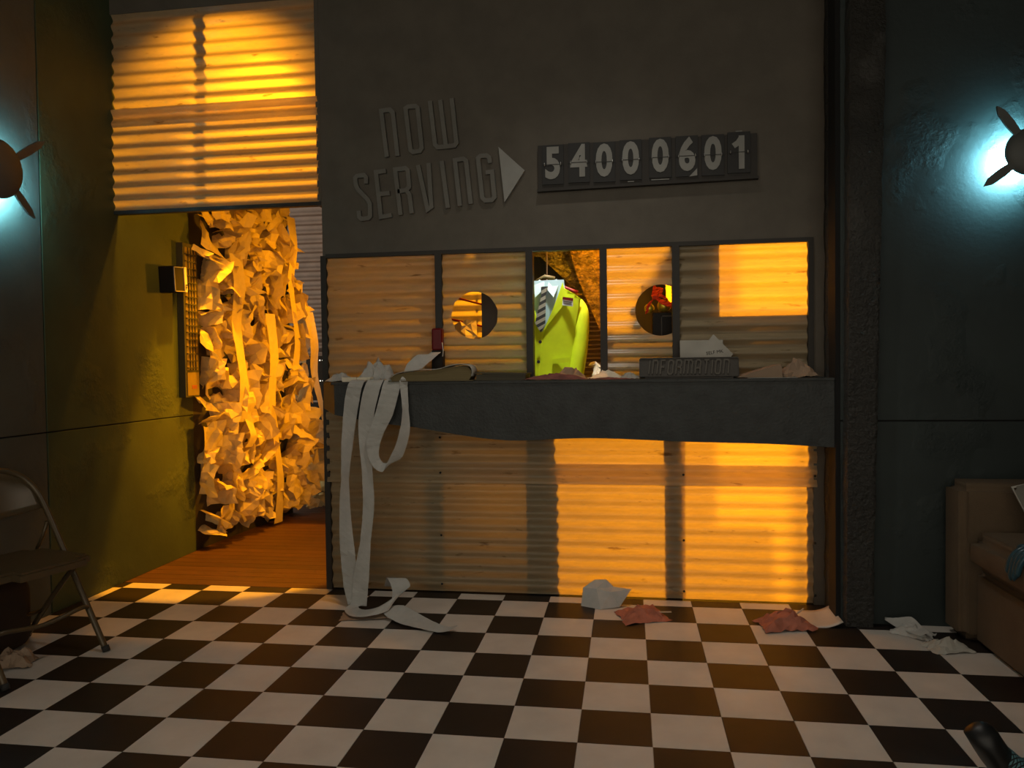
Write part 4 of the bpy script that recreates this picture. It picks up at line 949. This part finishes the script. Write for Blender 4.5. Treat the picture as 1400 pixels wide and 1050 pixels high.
# seen through the left hole: ribbed amber sheet, dark board, wires, crumpled paper
ra = thing('ribbed_rear_sheet', 'pale ribbed sheet seen through the round hole of the pane by the dispenser', 'sheet', (-0.65, 1.35, 0))
corr('sheet', -0.35, 0.33, 1.06, 1.95, 0.0, ra, amp=0.012, pitch=0.068, mat='paper')
corr('sheet', 0.10, 0.33, 1.06, 1.95, -0.02, ra, amp=0.012, pitch=0.068, mat='paper')
tag(box('dark_board', (-0.385, 0.60, 1.062), (-0.225, 0.63, 1.72), 'plate_brown'), 'upright dark brown board behind the round hole', 'board')
for k, (a, b) in enumerate((((-0.70, 1.0, 1.590), (-0.40, 1.0, 1.507)), ((-0.72, 1.0, 1.458), (-0.40, 1.0, 1.378)))):
    tag(tube('rod', [a, b], 0.006, 'dark_red', None, 8), ('thin slanting dark rod above the crumpled paper behind the round hole', 'thin slanting dark rod holding the crumpled paper behind the round hole')[k], 'rod', 'slanting rods behind the round hole')
me_ = tag(bpy.data.objects.new('crumpled_paper', sheet_mesh('crumpled_paper', 0.22, 0.20, 'paper', 141, 8, 7, 1.1)), 'crumpled paper hanging on the slanting rod behind the round hole', 'paper')
col.objects.link(me_); me_.location = (-0.56, 0.93, 1.30); me_.rotation_euler = (R(80), 0, 0.2)
# seen through the right hole: dark box, red bow, gold baubles, yellow cloth
mb = thing('black_box', 'black panelled box seen through the round hole of the bright pane', 'box', (0.615, 0.53, 1.061))
box('case', (-0.098, -0.08, 0.0), (0.13, 0.10, 0.358), 'box_black', mb, 0.004)
bm = bmesh.new()
for a, b in (((-0.055, -0.086, 0.335), (0.12, -0.08, 0.341)), ((-0.055, -0.086, 0.02), (-0.050, -0.08, 0.341))): bm_box(bm, a, b)
from_bm('front_moulding', bm, 'plate_brown', mb)
def bauble(x, y, z, r_, lab):
    bm = bmesh.new(); bmesh.ops.create_uvsphere(bm, u_segments=20, v_segments=12, radius=r_); o = from_bm('bauble', bm, 'gold', None, True); o.location = (x, y, z)
    return tag(o, lab, 'ornament')
bauble(0.505, 0.545, 1.420+0.026, 0.026, 'small gold bauble on the black box beside the red bow')
bauble(0.580, 0.54, 1.420+0.036, 0.036, 'large gold bauble lying on the black box')
rb = thing('red_bow', 'red fabric bow with long tails on the black box', 'bow', (0.535, 0.55, 1.50))
for (pts, wd) in ((((-0.005, 0, 0.06), (0.0, -0.02, 0.02), (0.0, -0.03, 0.0)), 0.05), (((0.0, -0.03, 0.0), (-0.03, -0.03, -0.03), (-0.045, -0.03, -0.08)), 0.03), (((0.0, -0.03, 0.0), (0.04, -0.05, -0.03), (0.09, -0.05, -0.05), (0.13, -0.05, -0.085)), 0.035), (((0.0, -0.03, 0.0), (0.03, -0.03, 0.005), (0.06, -0.03, -0.015)), 0.022), (((0.01, 0.0, 0.05), (0.03, -0.01, 0.035), (0.02, -0.03, 0.0)), 0.03)):
    o = ribbon('tail', list(pts), [0.012, wd, wd*0.5], [(0.8, 0.3, 0.5)]*3, 'red_cloth', rb, 6, 0.004, 9); s_ = o.modifiers.new('s', 'SOLIDIFY'); s_.thickness = 0.004
box('knot', (-0.016, -0.045, -0.014), (0.016, -0.015, 0.014), 'red_cloth', rb, 0.008)
o = paper_thing('yellow_cloth', 'crumpled yellow cloth stuffed beside the black box', 'cloth', (0.435, 0.56, 1.187), 0.4, 0.15, 0.17, 'yellow_cloth', 152, 9, 1.3)
tag(box('small_carton', (-0.06, -0.05, 0), (0.06, 0.05, 0.125), 'red_ornament', None, 0.003), 'small red carton under the yellow cloth behind the round hole', 'carton').location = (0.45, 0.56, 1.061)
# boards added behind the panes to shade the fibreglass
ib = thing('shade_board', 'added board shading the widest pane from inside', 'board', (0.94, 0.38, 1.061))
box('panel', (-0.31, 0.0, 0.0), (0.34, 0.012, 0.330), 'plate_brown', ib)  # added light blocker for the lower and left parts of the pane
box('panel', (-0.31, 0.0, 0.330), (-0.103, 0.012, 0.70), 'plate_brown', ib)
sh = thing('cutout_shelf', 'added dark plank shelf on two posts behind the holed pane', 'shelf', (0.66, 1.28, 0.0))
box('shelf_board', (-0.28, -0.14, 0.935), (0.39, 0.10, 0.96), 'board_brown', sh)
for x in (-0.26, 0.353): box('post', (x-0.012, 0.06, 0.0), (x+0.012, 0.085, 0.934), 'board_brown', sh)  # added shelf; right post set so its shadow falls on the cladding
cb = thing('shade_cutout', 'added olive board with a curved edge cut to shade the bright holed pane', 'board', (0.0, 1.20, 0.961))
prism('panel', [(x, z-0.961) for x, z in ((0.42, 0.961), (0.912, 0.961), (0.912, 1.74), (0.812, 1.74), (0.812, 1.719), (0.781, 1.684), (0.762, 1.638), (0.730, 1.602), (0.711, 1.546), (0.707, 1.504), (0.625, 1.500), (0.618, 1.66), (0.42, 1.66))], 0.0, 0.012, 'board_green', cb)  # added board, outline shaped to cast the curved shadow on the pane
